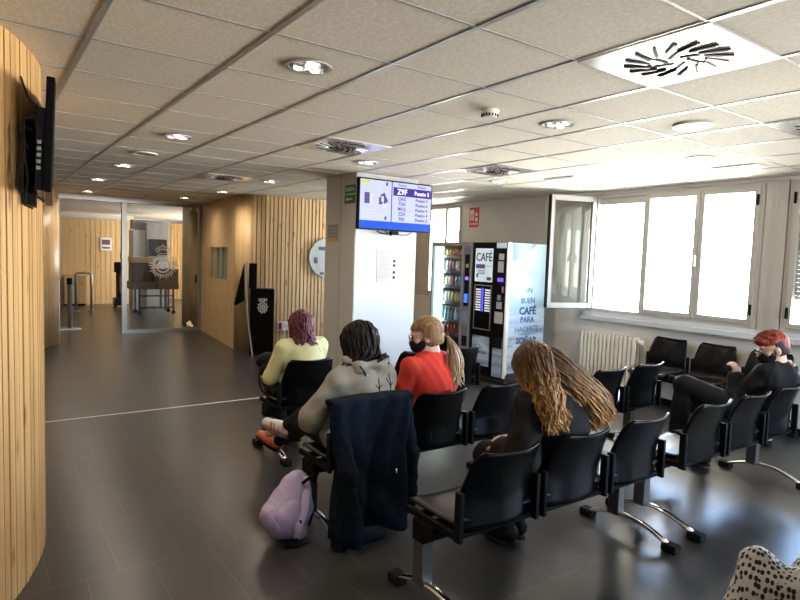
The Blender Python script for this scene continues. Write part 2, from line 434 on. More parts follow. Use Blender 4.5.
bs, bk = slatwall(p2, 0, HC-.002, pitch=.066, sw=.050, depth=.018, inward=1)
bs2 = struct('wall_slatted_middle', bs, M['wood2'], 'wall of vertical pine slats behind the kiosk and pillar')
build('backing', bk, M['woodback'], bs2)
# room behind the small window
bm = BM(); box(bm, 3.75, 3.80, 10.0, 11.4, .4, 2.3)
struct('wall_inner', bm, mat('office_wall', (.30, .33, .30), .7))
g = BM(); box(g, 3.50, 3.506, 10.05, 11.27, 1.12, 1.68); wn = struct('window_5', g, M['glass'], 'small interior window in the pine panel')
bm = BM()
for y, c in ((10.25, 0), (10.5, 1), (10.75, 0), (11.02, 1)): box(bm, 3.62, 3.65, y-.04, y+.07, 1.12, 1.68)
o = tag(build('blind_slats', bm, mat('blind', (.34, .36, .27), .6)), 'greenish vertical blind strips behind the small interior window', 'blind')

# ------------------------------------------------------------------ pillar
PX0, PX1, PY0, PY1 = 3.43, 4.27, 5.73, 6.42
bm = BM(); box(bm, PX0, PX1, PY0, PY1, 0, HC)
pil = struct('pillar', bm, M['pillar'], 'square white column carrying the queue screen')
bm = BM()
box(bm, PX0-.006, PX0, PY0+.01, 6.055, 0, HC-.002); box(bm, PX0-.006, PX0, 6.07, PY1, 0, HC-.002)
build('cladding', bm, M['pillarside'], pil)
bm = BM(); box(bm, PX0-.003, PX0+.001, 6.055, 6.07, 0, HC-.002); build('joint', bm, M['steel'], pil)

# ------------------------------------------------------------------ windows
def frame(bm, y0, y1, z0, z1, t, x0, x1):
    box(bm, x0, x1, y0, y0+t, z0, z1, bev=.004); box(bm, x0, x1, y1-t, y1, z0, z1, bev=.004)
    box(bm, x0, x1, y0+t, y1-t, z0, z0+t, bev=.004); box(bm, x0, x1, y0+t, y1-t, z1-t, z1, bev=.004)
def window(name, y0, y1, label, splits=(), sash=(), sw_=.03, hinge=None):
    bm = BM(); frame(bm, y0, y1, 1.0, 2.49, .045, WX-.03, WX+.07)
    for s in splits: box(bm, WX-.02, WX+.06, s-sw_, s+sw_, 1.045, 2.445, bev=.004)
    o = struct(name, bm, M['winframe'], label)
    for (a, b) in sash:
        f = BM(); frame(f, a, b, 1.045, 2.445, .05, WX-.045, WX+.01)
        s_ = build('sash', f, M['winframe'], o)
        g = BM(); box(g, WX-.02, WX-.014, a+.045, b-.045, 1.09, 2.40); build('pane', g, M['glass'], s_)
        if hinge is not None and a < hinge < b:
            for z in (1.14, 2.26): build('hinge', box(BM(), WX-.062, WX-.045, hinge-.012, hinge+.012, z, z+.11, bev=.003), M['matte'], s_)
    return o
w1 = window('window_1', 2.84, 4.87, 'large three-light window of aluminium, its left sash swung open into the room', splits=(4.165,), sash=((3.50, 4.145), (2.885, 3.495)), sw_=.018, hinge=2.90)
# handle between the two closed sashes
bm = BM(); box(bm, WX-.062, WX-.045, 3.485, 3.515, 1.66, 1.76, bev=.004); box(bm, WX-.09, WX-.06, 3.49, 3.51, 1.62, 1.74, bev=.006)
build('handle', bm, M['chrome'], w1)
# open light: bare screen of daylight; second fixed half beyond it
bm = BM(); box(bm, WX+.02, WX+.05, 4.19, 4.83, 2.36, 2.445); build('blind_box', bm, M['winframe'], w1)
bm = BM(); box(bm, WX+.03, WX+.07, 2.9, 4.14, 2.405, 2.445); build('shutter_bottom', bm, M['white'], w1)
# swung-open sash
A = Vector((WX-.03, 4.86, 0)); B = Vector((5.86, 5.08, 0)); d = (B-A).normalized(); nn = Vector((-d.y, d.x, 0)); L = (B-A).length
mt = Matrix(((d.x, nn.x, 0, A.x), (d.y, nn.y, 0, A.y), (0, 0, 1, 0), (0, 0, 0, 1)))
bm = BM(); t = .055; z0, z1 = 1.045, 2.455
box(bm, 0, t, -.022, .022, z0, z1, bev=.005, mtx=mt); box(bm, L-t, L, -.022, .022, z0, z1, bev=.005, mtx=mt)
box(bm, t, L-t, -.022, .022, z0, z0+t, bev=.005, mtx=mt); box(bm, t, L-t, -.022, .022, z1-t, z1, bev=.005, mtx=mt)
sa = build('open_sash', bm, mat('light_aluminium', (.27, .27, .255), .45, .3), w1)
bm = BM(); box(bm, t-.01, L-t+.01, -.003, .003, z0+t-.01, z1-t+.01, mtx=mt); build('pane', bm, M['sashglass'], sa)
bm = BM(); box(bm, L-.006, L+.008, -.03, .03, z0-.005, z1+.005, mtx=mt); build('seal', bm, M['matte'], sa)
bm = BM(); box(bm, .03, .05, -.04, -.022, 1.72, 1.84, mtx=mt); box(bm, L-.05, L-.03, -.04, -.022, 1.66, 1.78, mtx=mt); build('handle', bm, M['chrome'], sa)
# wide aluminium mullion between window 1 and 2
bm = BM(); box(bm, WX-.035, WX, 2.63, 2.835, .99, 2.50, bev=.004); box(bm, WX-.04, WX-.03, 2.715, 2.745, .99, 2.5)
struct('trim_5', bm, M['winframe'], 'broad aluminium mullion panel between the windows')
w2 = window('window_2', .85, 2.62, 'right window with its dotted roller shutter half lowered', splits=(1.735,), sash=((1.77, 2.575), (.895, 1.70)), hinge=2.56)
# roller shutter; daylight through its slots is painted on as pale dots
bm = BM()
z = 2.40
while z > 1.33:
    for a, b in ((.90, 1.70), (1.78, 2.57)): box(bm, WX+.07, WX+.082, a, b, z-.0425, z, bev=.003)
    z -= .043
sh = build('roller_shutter', bm, mat('shutter_grey', (.30, .30, .29), .5), w2)
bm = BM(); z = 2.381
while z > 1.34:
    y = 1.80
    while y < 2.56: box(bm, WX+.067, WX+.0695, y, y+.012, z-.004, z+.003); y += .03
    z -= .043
build('daylit_dot_row', bm, mat('slot_daylight', (.5, .52, .52), .5), sh)
w3 = window('window_3', -1.6, .45, 'window of the wall beside the camera', splits=(-.57,), sash=((-.54, .40), (-1.55, -.60)))
w4 = window('window_4', 7.48, 8.32, 'tall bright window seen between the pillar and the vending machines', splits=(7.86,), sash=())
bm = BM(); box(bm, WX-.03, WX, 8.32, 8.62, .95, 2.5); box(bm, WX-.02, WX, 8.62, 8.9, .95, 2.5); build('side_panel', bm, M['winframe'], w4)
bm = BM(); box(bm, WX+.0, WX+.006, 7.54, 8.26, 1.05, 2.44); build('pane', bm, M['glass'], w4)

# radiator
rad = empty('radiator', (6.42, 4.48, 0), 'cream column radiator below the open window sash', 'radiator')
bm = BM()
n = 14
for k in range(n):
    y = 4.10+(k+.5)*(.80/n)
    for xx in (6.36, 6.43): box(bm, xx-.018, xx+.018, y-.021, y+.021, .13, .74, bev=.012)
    box(bm, 6.35, 6.44, y-.021, y+.021, .69, .755, bev=.012); box(bm, 6.35, 6.44, y-.021, y+.021, .12, .18, bev=.012)
build('section', bm, M['cream'], rad, smooth=False)
for z in (.71, .15): build('header_pipe', tube(BM(), [(6.40, 4.06, z), (6.40, 4.94, z)], .018), M['cream'], rad)
bm = BM(); disc(bm, (6.39, 4.06, .70), .032, 'y', 12, .05); tube(bm, [(6.40, 4.05, .71), (6.40, 4.02, .66), (6.44, 4.02, .60), (6.46, 4.02, .52)], .012); build('valve', bm, M['white'], rad)
for y in (4.25, 4.75): build('bracket', box(BM(), 6.44, 6.482, y-.015, y+.015, .3, .34), M['cream'], rad)

# ------------------------------------------------------------------ fire sign, exit signs, notices
s = empty('fire_sign', (WX, 7.2, 2.28), 'red fire hydrant sign high on the wall above the snack machine', 'sign')
bm = BM(); box(bm, WX-.006, WX-.001, 7.07, 7.30, 2.13, 2.44); build('panel', bm, mat('sign_red', (.62, .03, .035), .4), s)
bm = BM()
box(bm, WX-.009, WX-.006, 7.19, 7.28, 2.24, 2.40); disc(bm, (WX-.0075, 7.13, 2.33), .032, 'x', 16, .003)
box(bm, WX-.009, WX-.006, 7.085, 7.285, 2.17, 2.19); box(bm, WX-.009, WX-.006, 7.10, 7.16, 2.22, 2.28)
build('pictogram', bm, M['white'], s)
bm = BM(); ring(bm, (WX-.0105, 7.235, 2.32), .022, .012, 'x', 16, .003); box(bm, WX-.012, WX-.009, 7.225, 7.245, 2.25, 2.29); build('hose_reel', bm, mat('sign_red2', (.6, .03, .03), .4), s)
GREEN = mat('exit_green', (.018, .20, .07), .4)
for nm, z0, z1, txt, lb in (('exit_sign', 2.305, 2.40, 'SALIDA', 'green exit sign high on the grey side of the pillar, upper of two'), ('exit_sign', 2.195, 2.29, '', 'green arrow exit sign, the lower one on the pillar side')):
    s = empty(nm, (PX0-.008, 5.86, z0), lb, 'sign')
    bm = BM(); box(bm, PX0-.012, PX0-.007, 5.745, 5.975, z0, z1); build('panel', bm, GREEN, s)
    if txt: text_mesh('lettering', txt, .062, (PX0-.0135, 5.86, (z0+z1)/2), ROT_MX, M['white'], s, bold=.001)
    else:
        bm = BM(); zc = (z0+z1)/2
        box(bm, PX0-.0145, PX0-.012, 5.80, 5.90, zc-.007, zc+.007)
        v = [bm.verts.new((PX0-.0135, y, z)) for y, z in ((5.95, zc), (5.90, zc+.028), (5.90, zc-.028))]; bm.faces.new(v)
        build('arrow', bm, M['white'], s)
s = empty('notice', (PX0-.008, 6.23, 1.77), 'grey notice with an orange band on the left face of the pillar', 'sign')
bm = BM(); box(bm, PX0-.011, PX0-.007, 6.11, 6.36, 1.81, 1.97); build('sheet', bm, mat('notice_grey', (.36, .36, .38), .6), s)
bm = BM(); box(bm, PX0-.0115, PX0-.0065, 6.11, 6.36, 1.765, 1.81); build('band', bm, mat('notice_orange', (.75, .42, .08), .6), s)
bm = BM()
for k in range(3): box(bm, PX0-.0125, PX0-.011, 6.14, 6.33, 1.84+k*.04, 1.848+k*.04)
build('print_lines', bm, mat('print', (.55, .55, .55), .6), s)
s = empty('poster', (3.86, PY0-.002, 1.33), 'white printed notice taped to the pillar below the screen', 'poster')
bm = BM(); box(bm, 3.72, 4.01, PY0-.005, PY0-.002, 1.32, 1.715); build('sheet', bm, mat('poster_paper', (.46, .49, .54), .6), s)
bm = BM(); z = 1.68
while z > 1.36:
    wd = random.uniform(.10, .17) if z < 1.64 else .2
    box(bm, 3.745, 3.745+wd, PY0-.0062, PY0-.005, z-.006, z); z -= .022
build('print_lines', bm, mat('print_grey', (.30, .31, .36), .6), s)
for z in (1.36, 1.42, 1.50, 1.55): build('pictogram', box(BM(), 3.945, 3.975, PY0-.0062, PY0-.005, z, z+.028), M['matte'], s)

# ------------------------------------------------------------------ queue screen
tv = empty('queue_screen', (3.88, 5.62, 1.9), 'queue number screen on the pillar showing purple and blue panels', 'screen')
X0, X1, Z0, Z1, YT = 3.38, 4.385, 1.906, 2.467, 5.60
bm = BM(); box(bm, X0, X1, YT, YT+.05, Z0, Z1, bev=.006); build('housing', bm, M['matte'], tv)
bm = BM(); box(bm, 3.72, 4.02, YT+.05, PY0-.001, 2.02, 2.32); build('wall_mount', bm, M['matte'], tv)
def em(name, c, s=1.0): return mat(name, tuple(x*.1 for x in c), .4, spec=.06, emit=c, es=s)
bm = BM(); box(bm, X0+.016, X1-.016, YT-.002, YT+.002, Z0+.016, Z1-.016); scr = build('display', bm, em('screen_white', (.46, .49, .76), .78), tv)
bm = BM(); box(bm, X0+.016, X1-.016, YT-.004, YT-.001, Z0+.016, Z0+.10); build('blue_banner', bm, em('screen_blue', (.008, .065, .50)), scr)
xs = X0+.43
bm = BM(); box(bm, xs-.006, xs+.006, YT-.0045, YT-.001, Z0+.10, Z1-.016); build('divider', bm, em('screen_navy', (.05, .06, .25)), scr)
bm = BM(); box(bm, xs+.02, X1-.02, YT-.0045, YT-.001, Z1-.165, Z1-.07); build('purple_row', bm, em('screen_purple', (.04, .015, .19)), scr)
bm = BM(); box(bm, X0+.03, X0+.13, YT-.0045, YT-.001, Z1-.058, Z1-.024); build('yellow_tab', bm, em('screen_yellow', (.42, .42, .03)), scr)
TW = em('screen_text_white', (.62, .63, .75)); TD = em('screen_text_dark', (.05, .05, .16))
yt = YT-.0065
text_mesh('heading', 'Turno', .045, (xs+.14, yt, Z1-.044), ROT_MY, TD, scr); text_mesh('heading', 'Puesto', .045, (xs+.42, yt, Z1-.044), ROT_MY, TD, scr)
text_mesh('ticket_number', 'Z9F', .085, (xs+.14, yt, Z1-.12), ROT_MY, TW, scr, bold=.0022); text_mesh('desk_number', 'Puesto 5', .066, (xs+.42, yt, Z1-.12), ROT_MY, TW, scr, bold=.0014, sx=.92)
for k, (a, b) in enumerate((('QAX', '3'), ('T5N', '6'), ('M1Q', '4'), ('Z3X', '4'), ('P6S', '2'))):
    z = Z1-.198-k*.0565
    text_mesh('ticket_number', a, .052, (xs+.14, yt, z), ROT_MY, TD, scr, bold=.0007); text_mesh('desk_number', 'Puesto '+b, .05, (xs+.42, yt, z), ROT_MY, TD, scr, bold=.0007)
build('picture_dark', box(BM(), X0+.07, X0+.135, yt+.001, yt+.004, 2.19, 2.31), em('screen_pic', (.07, .06, .16)), scr)
bm = BM(); mt = Matrix.Translation((X0+.33, 0, 2.26)) @ Matrix.Rotation(-.5, 4, 'Y')
box(bm, -.03, .03, yt+.001, yt+.004, -.055, .055, mtx=mt); box(bm, X0+.26, X0+.31, yt+.0012, yt+.0042, 2.19, 2.27)
build('picture_dark', bm, em('screen_pic', (.07, .06, .16)), scr)
bm = BM(); box(bm, X0+.14, X0+.185, yt+.001, yt+.004, 2.20, 2.30); box(bm, X0+.30, X0+.37, yt+.0005, yt+.0035, 2.15, 2.20); box(bm, X0+.29, X0+.32, yt, yt+.001, 2.22, 2.28)
build('picture_light', bm, em('screen_pic2', (.45, .42, .62)), scr)
bm = BM()
for z, wd in ((2.12, .22), (2.09, .30), (2.06, .32), (2.03, .25)): box(bm, X0+.04, X0+.04+wd, yt+.002, yt+.004, z, z+.006)
box(bm, X0+.13, X0+.28, yt+.002, yt+.004, 2.385, 2.392); box(bm, X0+.15, X0+.33, yt+.002, yt+.004, 2.425, 2.43)
build('caption_lines', bm, em('screen_grey', (.42, .45, .66)), scr)
bm = BM(); box(bm, X0+.35, X0+.375, yt+.002, yt+.004, 2.40, 2.44); box(bm, X0+.34, X0+.365, yt+.002, yt+.004, 2.025, 2.065); build('emblem', bm, TD, scr)
bm = BM(); tube(bm, [(3.66, 5.66, 1.90), (3.72, 5.65, 1.875), (3.80, 5.65, 1.868), (3.88, 5.66, 1.88), (3.98, 5.65, 1.866), (4.08, 5.65, 1.87), (4.14, 5.66, 1.90)], .006, 6)
tube(bm, [(3.78, 5.67, 1.90), (3.86, 5.66, 1.855), (3.95, 5.67, 1.90)], .006, 6); build('cable', bm, M['rubber'], tv)
bm = BM(); box(bm, 3.84, 3.94, 5.62, 5.68, 1.862, 1.905, bev=.01); build('adapter', bm, M['matte'], tv)

# ------------------------------------------------------------------ left wall monitor seen edge-on
tv2 = empty('wall_monitor', (.26, 3.2, 1.85), 'black wall monitor seen edge-on on the curved slatted wall', 'screen')
mt = Matrix.Translation((.268, 3.05, 0)) @ Matrix.Rotation(-math.radians(5.2), 4, 'Z') @ Matrix.Translation((0, 0, 2.085)) @ Matrix.Rotation(math.radians(2), 4, 'Y')
bm = BM(); box(bm, -.022, .012, -.05, 1.0, -.24, .25, bev=.006, mtx=mt); build('housing', bm, M['plastic'], tv2)
bm = BM(); box(bm, .0121, .014, -.035, .985, -.225, .235, mtx=mt); build('display', bm, mat('screen_off', (.01, .012, .02), .1), tv2)
bm = BM(); box(bm, -.055, -.022, .02, .9, -.23, .13, bev=.008, mtx=mt); build('rear_case', bm, mat('rear_navy', (.01, .02, .07), .4), tv2)
bm = BM()
for k in range(5): box(bm, -.050, -.034, .012, .02, -.03-k*.028, -.014-k*.028, mtx=mt)
build('port', bm, M['chrome'], tv2)
bm = BM(); box(bm, -.09, -.05, .15, .35, -.29, -.2, mtx=mt); box(bm, -.12, -.07, .2, .6, -.1, .1, mtx=mt); build('wall_arm', bm, M['matte'], tv2)
bm = BM()
for q in range(3):
    pts = [mt @ Vector((-.055-.012*q, .01, .10-.08*q)), mt @ Vector((-.10-.01*q, 0, .06-.02*q)), mt @ Vector((-.095, -.01, -.06)), mt @ Vector((-.12+.02*q, 0, -.2)), mt @ Vector((-.09, .02, -.30)), mt @ Vector((-.06, .05, -.31))]
    tube(bm, pts, .0045, 6)
tube(bm, [mt @ Vector((-.12, .1, .26)), mt @ Vector((-.09, .0, .16)), mt @ Vector((-.05, 0, .12))], .005, 6)
build('cable', bm, M['rubber'], tv2)

# ------------------------------------------------------------------ glass partition
YP = 12.1
gp = empty('glass_partition', (2.4, YP, 0), 'aluminium framed glass partition with an etched crest', 'partition')
bm = BM()
for x in (1.15, 2.235, 3.64):
    wd = .035 if x != 2.235 else .045
    box(bm, x-wd, x+wd, YP-.04, YP+.04, 0, 2.44, bev=.004)
box(bm, 1.11, 3.68, YP-.04, YP+.04, 2.44, 2.50, bev=.004)
box(bm, 2.28, 3.605, YP-.035, YP+.035, 0, .07, bev=.004)
build('frame', bm, M['alu'], gp)
bm = BM(); box(bm, 1.1, 3.7, YP-.03, YP+.03, 2.50, HC); build('top_filler', bm, M['pillarside'], gp)
bm = BM(); box(bm, 2.275, 3.61, YP-.005, YP+.005, .065, 2.445); pane = build('pane', bm, M['glass'], gp)
bm = BM(); box(bm, 3.54, 3.565, YP-.05, YP-.02, .95, 1.12, bev=.004); build('door_handle', bm, M['matte'], gp)
# etched crest
cx, cz = 2.93, 1.32
ET = mat('etched_glass', (.62, .60, .56), .6)
bm = BM()
ye = YP-.008
ring(bm, (cx, ye, cz-.03), .125, .03, 'y', 30, .004); ring(bm, (cx, ye, cz-.03), .055, .022, 'y', 20, .004)
disc(bm, (cx-.13, ye, cz+.05), .05, 'y', 12, .004)
for k in range(17):
    a = PI*(.92+1.16*k/16)
    c, s_ = math.cos(a), math.sin(a)
    r0, r1 = .17, .24+.03*(k % 2)
    tube(bm, [(cx+c*r0, ye, cz-.03+s_*r0), (cx+c*(r0+.04)-s_*.012, ye, cz-.03+s_*(r0+.04)+c*.012), (cx+c*r1, ye, cz-.03+s_*r1)], [.013, .016, .005], 6)
for k in range(5):
    a = PI*(.15+.7*k/4); ring(bm, (cx+.11*math.cos(a), ye, cz+.24+.07*math.sin(a)), .035, .014, 'y', 14, .004)
box(bm, cx-.11, cx+.11, ye-.002, ye+.002, cz+.155, cz+.175); box(bm, cx-.10, cx+.10, ye-.002, ye+.002, cz+.20, cz+.212)
disc(bm, (cx, ye, cz+.36), .018, 'y', 10, .004)
for sx in (-1, 1):
    tube(bm, [(cx+sx*.17, ye, cz+.12), (cx+sx*.23, ye, cz+.14), (cx+sx*.25, ye, cz+.08), (cx+sx*.20, ye, cz+.05)], .011, 6)
    tube(bm, [(cx+sx*.16, ye, cz+.06), (cx+sx*.21, ye, cz), (cx+sx*.26, ye, cz+.02)], .011, 6)
build('etched_crest', bm, ET, pane)

# ------------------------------------------------------------------ far lobby behind the glass
path = [(xflat(12.1)+.0, 12.2), (3.70, 13.6)]
struct('wall_lobby_right', panelwall(path, 0, HC, inward=-1), M['ply'], 'pine panel wall just behind the glass partition')
bs, bk = slatwall([(-1.2, 18.6), (3.7, 18.6)], 0, HC-.15, pitch=.13, sw=.125, depth=.012)
struct('wall_lobby_back', bs, M['ply'], 'pine board wall at the far end of the lobby')
bm = BM(); box(bm, -1.2, 3.7, 18.66, 18.8, 0, HC); struct('wall_lobby_end', bm, M['pillarside'])
bs, bk = slatwall([(4.0, 20.2), (6.4, 19.6)], 0, HC-.1, pitch=.10, sw=.085, depth=.015)
struct('wall_lobby_slats', bs, M['wood'], 'sunlit pine slats behind the scanner')
bm = BM(); box(bm, 3.9, 6.5, 20.25, 20.4, 0, HC); struct('wall_lobby_far', bm, M['wall'])
bm = BM(); box(bm, XL, 9, YF, YF+.2, 0, HC); struct('wall_front', bm, M['wall'])
# lobby daylight: a window in the right wall of the lobby
for a, b in ((14.6, 18.6),):
    l = bpy.data.lights.new('lobby_window_light', 'AREA'); l.shape = 'RECTANGLE'; l.size = 1.3; l.size_y = b-a; l.energy = 200; l.color = (1, .95, .86)
    o = bpy.data.objects.new('lobby_daylight', l); COL.objects.link(o); o.location = (WX-.05, (a+b)/2, 1.75); o.rotation_euler = (0, PI/2, 0)
    wf = BM(); frame(wf, a, b, 1.0, 2.45, .06, WX-.03, WX); struct('window_6', wf, M['winframe'], 'lobby window in the right wall')
s = empty('poster', (2.3, 18.6, 1.6), 'small white notice on the pine wall of the far lobby', 'poster')
def at_y(u, v, y):
    d = f_+r2*((u-400)/597)+u2*((300-v)/597); t = y/d.y
    return Vector((d.x*t, y, EYE+d.z*t))
p = at_y(106, 244, 18.575)
bm = BM(); box(bm, p.x-.14, p.x+.14, 18.565, 18.585, p.z-.18, p.z+.18); build('sheet', bm, M['whitepaper'], s)
bm = BM(); box(bm, p.x-.10, p.x+.10, 18.555, 18.565, p.z-.02, p.z+.12); box(bm, p.x-.10, p.x+.10, 18.555, 18.565, p.z-.13, p.z-.08); build('print_block', bm, mat('print_dark', (.15, .08, .1), .6), s)
# stanchion
s = empty('barrier_post', (1.45, 13.1, 0), 'short grey barrier post on a square base behind the doorway', 'barrier post')
bm = BM(); disc(bm, (1.45, 13.1, .48), .04, 'z', 16, .92); build('post', bm, mat('post_grey', (.10, .10, .10), .4), s)
bm = BM(); disc(bm, (1.45, 13.1, .93), .052, 'z', 16, .12); build('cap', bm, M['matte'], s)
bm = BM(); box(bm, 1.27, 1.63, 12.94, 13.26, 0, .025, bev=.006); build('base', bm, M['steel'], s)
# barrier gate (inverted U)
s = empty('barrier_rail', (2.05, 16.5, 0), 'steel U shaped barrier rail by the far pine wall', 'barrier')
pa = at_y(76, 298, 16.6); pb = at_y(91.5, 298, 16.6)
bm = BM(); tube(bm, [(pa.x, 16.6, .01), (pa.x, 16.6, .90), (pa.x+.04, 16.6, .95), (pb.x-.04, 16.6, .95), (pb.x, 16.6, .90), (pb.x, 16.6, .01)], .03, 8); build('rail', bm, M['alu'], s)
bm = BM(); disc(bm, (pa.x, 16.6, .012), .09, 'z', 14, .02); disc(bm, (pb.x, 16.6, .012), .09, 'z', 14, .02); build('foot_plate', bm, M['steel'], s)
s = empty('low_cabinet', (1.9, 18.2, 0), 'low pine box against the far lobby wall behind the rail', 'cabinet')
pa = at_y(64, 285, 18.2); pb = at_y(86, 285, 18.2)
bm = BM(); box(bm, pa.x, pb.x, 18.15, 18.5, .05, .82, bev=.01); build('body', bm, M['ply'], s)
bm = BM(); box(bm, pa.x+.02, pb.x-.02, 18.17, 18.48, 0, .05); build('plinth', bm, M['matte'], s)
# x-ray scanner: tall grey cabinet, conveyor and roller table
sc = empty('baggage_scanner', (3.6, 16.4, 0), 'grey baggage scanner cabinet with a dark screen behind the glass', 'scanner')
def bx_px(u0, u1, y, z0, z1, depth):
    a = at_y(u0, 260, y); b = at_y(u1, 260, y); bm = BM(); box(bm, a.x, b.x, y, y+depth, z0, z1, bev=.012); return bm
GREYM = mat('machine_grey', (.32, .32, .33), .45); LG = mat('machine_pale', (.60, .63, .66), .45); BR = mat('machine_brown', (.10, .075, .06), .5)
build('cabinet', bx_px(146.5, 169, 16.6, 0.0, 2.27, .7), GREYM, sc)
build('side_panel', bx_px(133, 146, 16.7, 0.0, 2.08, .5), LG, sc)
build('top_hood', bx_px(133, 169, 16.75, 2.1, 2.35, .4), GREYM, sc)
build('monitor', bx_px(149, 167, 16.56, 1.42, 1.86, .03), mat('monitor_black', (.02, .02, .022), .3), sc)
rt = empty('roller_table', (3.5, 15.5, 0), 'dark roller table with tray boxes on castors in front of the scanner', 'table')
a = at_y(131, 300, 15.3); b = at_y(179, 300, 15.3)
bm = BM(); box(bm, a.x, b.x, 15.3, 15.9, .62, .80, bev=.01); box(bm, a.x+.55, b.x, 15.35, 15.9, .80, 1.12, bev=.01); build('tray', bm, BR, rt)
bm = BM()
for x in (a.x+.2, b.x-.12, (a.x+b.x)/2+.25): 
    for y in (15.36, 15.84): box(bm, x-.02, x+.02, y-.02, y+.02, .10, .62)
box(bm, a.x+.2, b.x-.12, 15.34, 15.38, .15, .19); box(bm, a.x+.2, b.x-.12, 15.34, 15.38, .44, .48)
build('leg_frame', bm, mat('frame_blue', (.07, .09, .14), .4), rt)
bm = BM()
for x in (a.x+.2, b.x-.12): 
    for y in (15.36, 15.84): disc(bm, (x, y, .05), .05, 'y', 12, .03)
build('castor', bm, M['rubber'], rt)
t_ = empty('plastic_tray', (a.x+.3, 15.6, .8), 'pine fronted tray box standing on the left of the roller table', 'box')
bm = BM(); box(bm, a.x+.04, a.x+.50, 15.38, 15.8, .802, 1.26, bev=.01); build('body', bm, BR, t_)
bm = BM(); box(bm, a.x+.03, a.x+.51, 15.36, 15.82, 1.261, 1.40, bev=.01); build('lid', bm, M['ply'], t_)
ct = empty('cart', (3.15, 17.4, 0), 'dark blue cart with an orange strap beyond the middle post of the partition', 'cart')
bm = BM(); box(bm, 2.98, 3.26, 17.3, 17.7, .06, .26, bev=.02); build('base', bm, mat('cart_blue', (.03, .06, .14), .5), ct)
bm = BM(); box(bm, 3.05, 3.22, 17.4, 17.6, .26, 1.05, bev=.02); box(bm, 2.98, 3.14, 17.36, 17.5, .95, 1.22, bev=.02); build('bag', bm, mat('cart_dark', (.03, .02, .025), .6), ct)
bm = BM(); tube(bm, [(3.12, 17.34, 1.45), (3.15, 17.30, 1.1), (3.09, 17.28, .8), (3.10, 17.28, .45), (3.17, 17.28, .28)], .022, 6); build('strap', bm, mat('strap_orange', (.65, .16, .04), .5), ct)
bm = BM()
for x in (3.02, 3.22):
    for y in (17.35, 17.65): disc(bm, (x, y, .035), .034, 'x', 10, .03)
build('wheel', bm, M['rubber'], ct)
# ------------------------------------------------------------------ kiosk
kx, ky = 3.44, 8.86
kq = empty('ticket_kiosk', (kx, ky, 0), 'black ticket kiosk with a silver edge and white crest', 'kiosk')
KR = Matrix.Translation((kx, ky, 0)) @ Matrix.Rotation(math.radians(-20), 4, 'Z')
bm = BM(); box(bm, .0, .36, -.02, .20, 0.02, 1.05, bev=.01, mtx=KR); build('cabinet', bm, M['plastic'], kq)
bm = BM(); box(bm, .362, .368, .0, .19, .05, 1.03, mtx=KR); build('side_panel', bm, mat('kiosk_gloss', (.10, .10, .11), .12), kq)
bm = BM(); box(bm, -.02, .10, .02, .16, 1.05, 1.44, bev=.008, mtx=KR); build('column', bm, M['plastic'], kq)
prof = [(-.075, 1.46), (-.055, 1.46), (-.05, 1.1), (-.03, .7), (.01, .35), (.06, 0), (.035, 0), (-.015, .35), (-.055, .7), (-.075, 1.1)]
bm = BM(); A = [bm.verts.new(KR @ Vector((x, -.05, z))) for x, z in prof]; B = [bm.verts.new(KR @ Vector((x, .22, z))) for x, z in prof]
bm.faces.new(A); bm.faces.new(B)
for k in range(len(prof)):
    q = (k+1) % len(prof); bm.faces.new((A[k], A[q], B[q], B[k]))
build('edge_trim', bm, mat('kiosk_silver', (.55, .55, .55), .35, .5), kq)
bm = BM(); prof = [(-.09, 1.42), (-.10, 1.42), (-.24, .80), (-.22, .78), (-.085, .86)]
A = [bm.verts.new(KR @ Vector((x, 0., z))) for x, z in prof]; B = [bm.verts.new(KR @ Vector((x, .24, z))) for x, z in prof]
bm.faces.new(A); bm.faces.new(B)
for k in range(len(prof)):
    q = (k+1) % len(prof); bm.faces.new((A[k], A[q], B[q], B[k]))
build('touch_screen', bm, M['plastic'], kq)
bm = BM()
def kp(x, z): return KR @ Vector((x, -.027, z))
ccx, ccz = .19, .76
for (dx, dz, rr) in ((0, 0, .062), (0, .0, .036)):
    pts = [kp(ccx+dx+rr*math.cos(a), ccz+dz+rr*1.15*math.sin(a)) for a in [2*PI*k/20 for k in range(20)]]
    tube(bm, pts, .0075, 5, closed=True)
for k in range(10):
    a = 2*PI*k/10; tube(bm, [kp(ccx+.066*math.cos(a), ccz+.078*math.sin(a)), kp(ccx+.086*math.cos(a+.15), ccz+.098*math.sin(a+.15))], [.009, .004], 5)
for k in range(5):
    x = ccx-.05+.025*k; tube(bm, [kp(x, ccz+.10), kp(x+(k-2)*.006, ccz+.145-.004*abs(k-2))], .008, 5)
tube(bm, [kp(ccx-.055, ccz+.10), kp(ccx+.055, ccz+.10)], .006, 5)
tube(bm, [kp(ccx-.03, ccz), kp(ccx+.03, ccz)], .006, 5); tube(bm, [kp(ccx, ccz-.035), kp(ccx, ccz+.035)], .006, 5)
build('crest', bm, M['white'], kq)

# socket panel on slat wall
s = empty('socket_panel', (4.1, 9.05, .38), 'white socket panel with a red switch low on the slatted wall', 'socket')
bm = BM(); box(bm, 3.99, 4.26, 9.045, 9.08, .35, .49, bev=.006); build('plate', bm, M['white'], s)
bm = BM(); box(bm, 4.005, 4.055, 9.04, 9.046, .365, .475); build('switch', bm, mat('switch_red', (.2, .01, .02), .4), s)
bm = BM()
for x in (4.12, 4.20): disc(bm, (x, 9.043, .42), .025, 'y', 14, .006)
build('outlet', bm, mat('outlet', (.6, .6, .62), .5), s)
s = tag(build('power_cord', tube(BM(), [(4.10, 9.03, .38), (4.08, 9.0, .25), (4.02, 8.97, .12), (3.98, 8.92, .02), (3.85, 8.8, .012), (3.7, 8.86, .012)], .008, 6), M['white']), 'white cord hanging from the wall socket to the floor', 'cord')
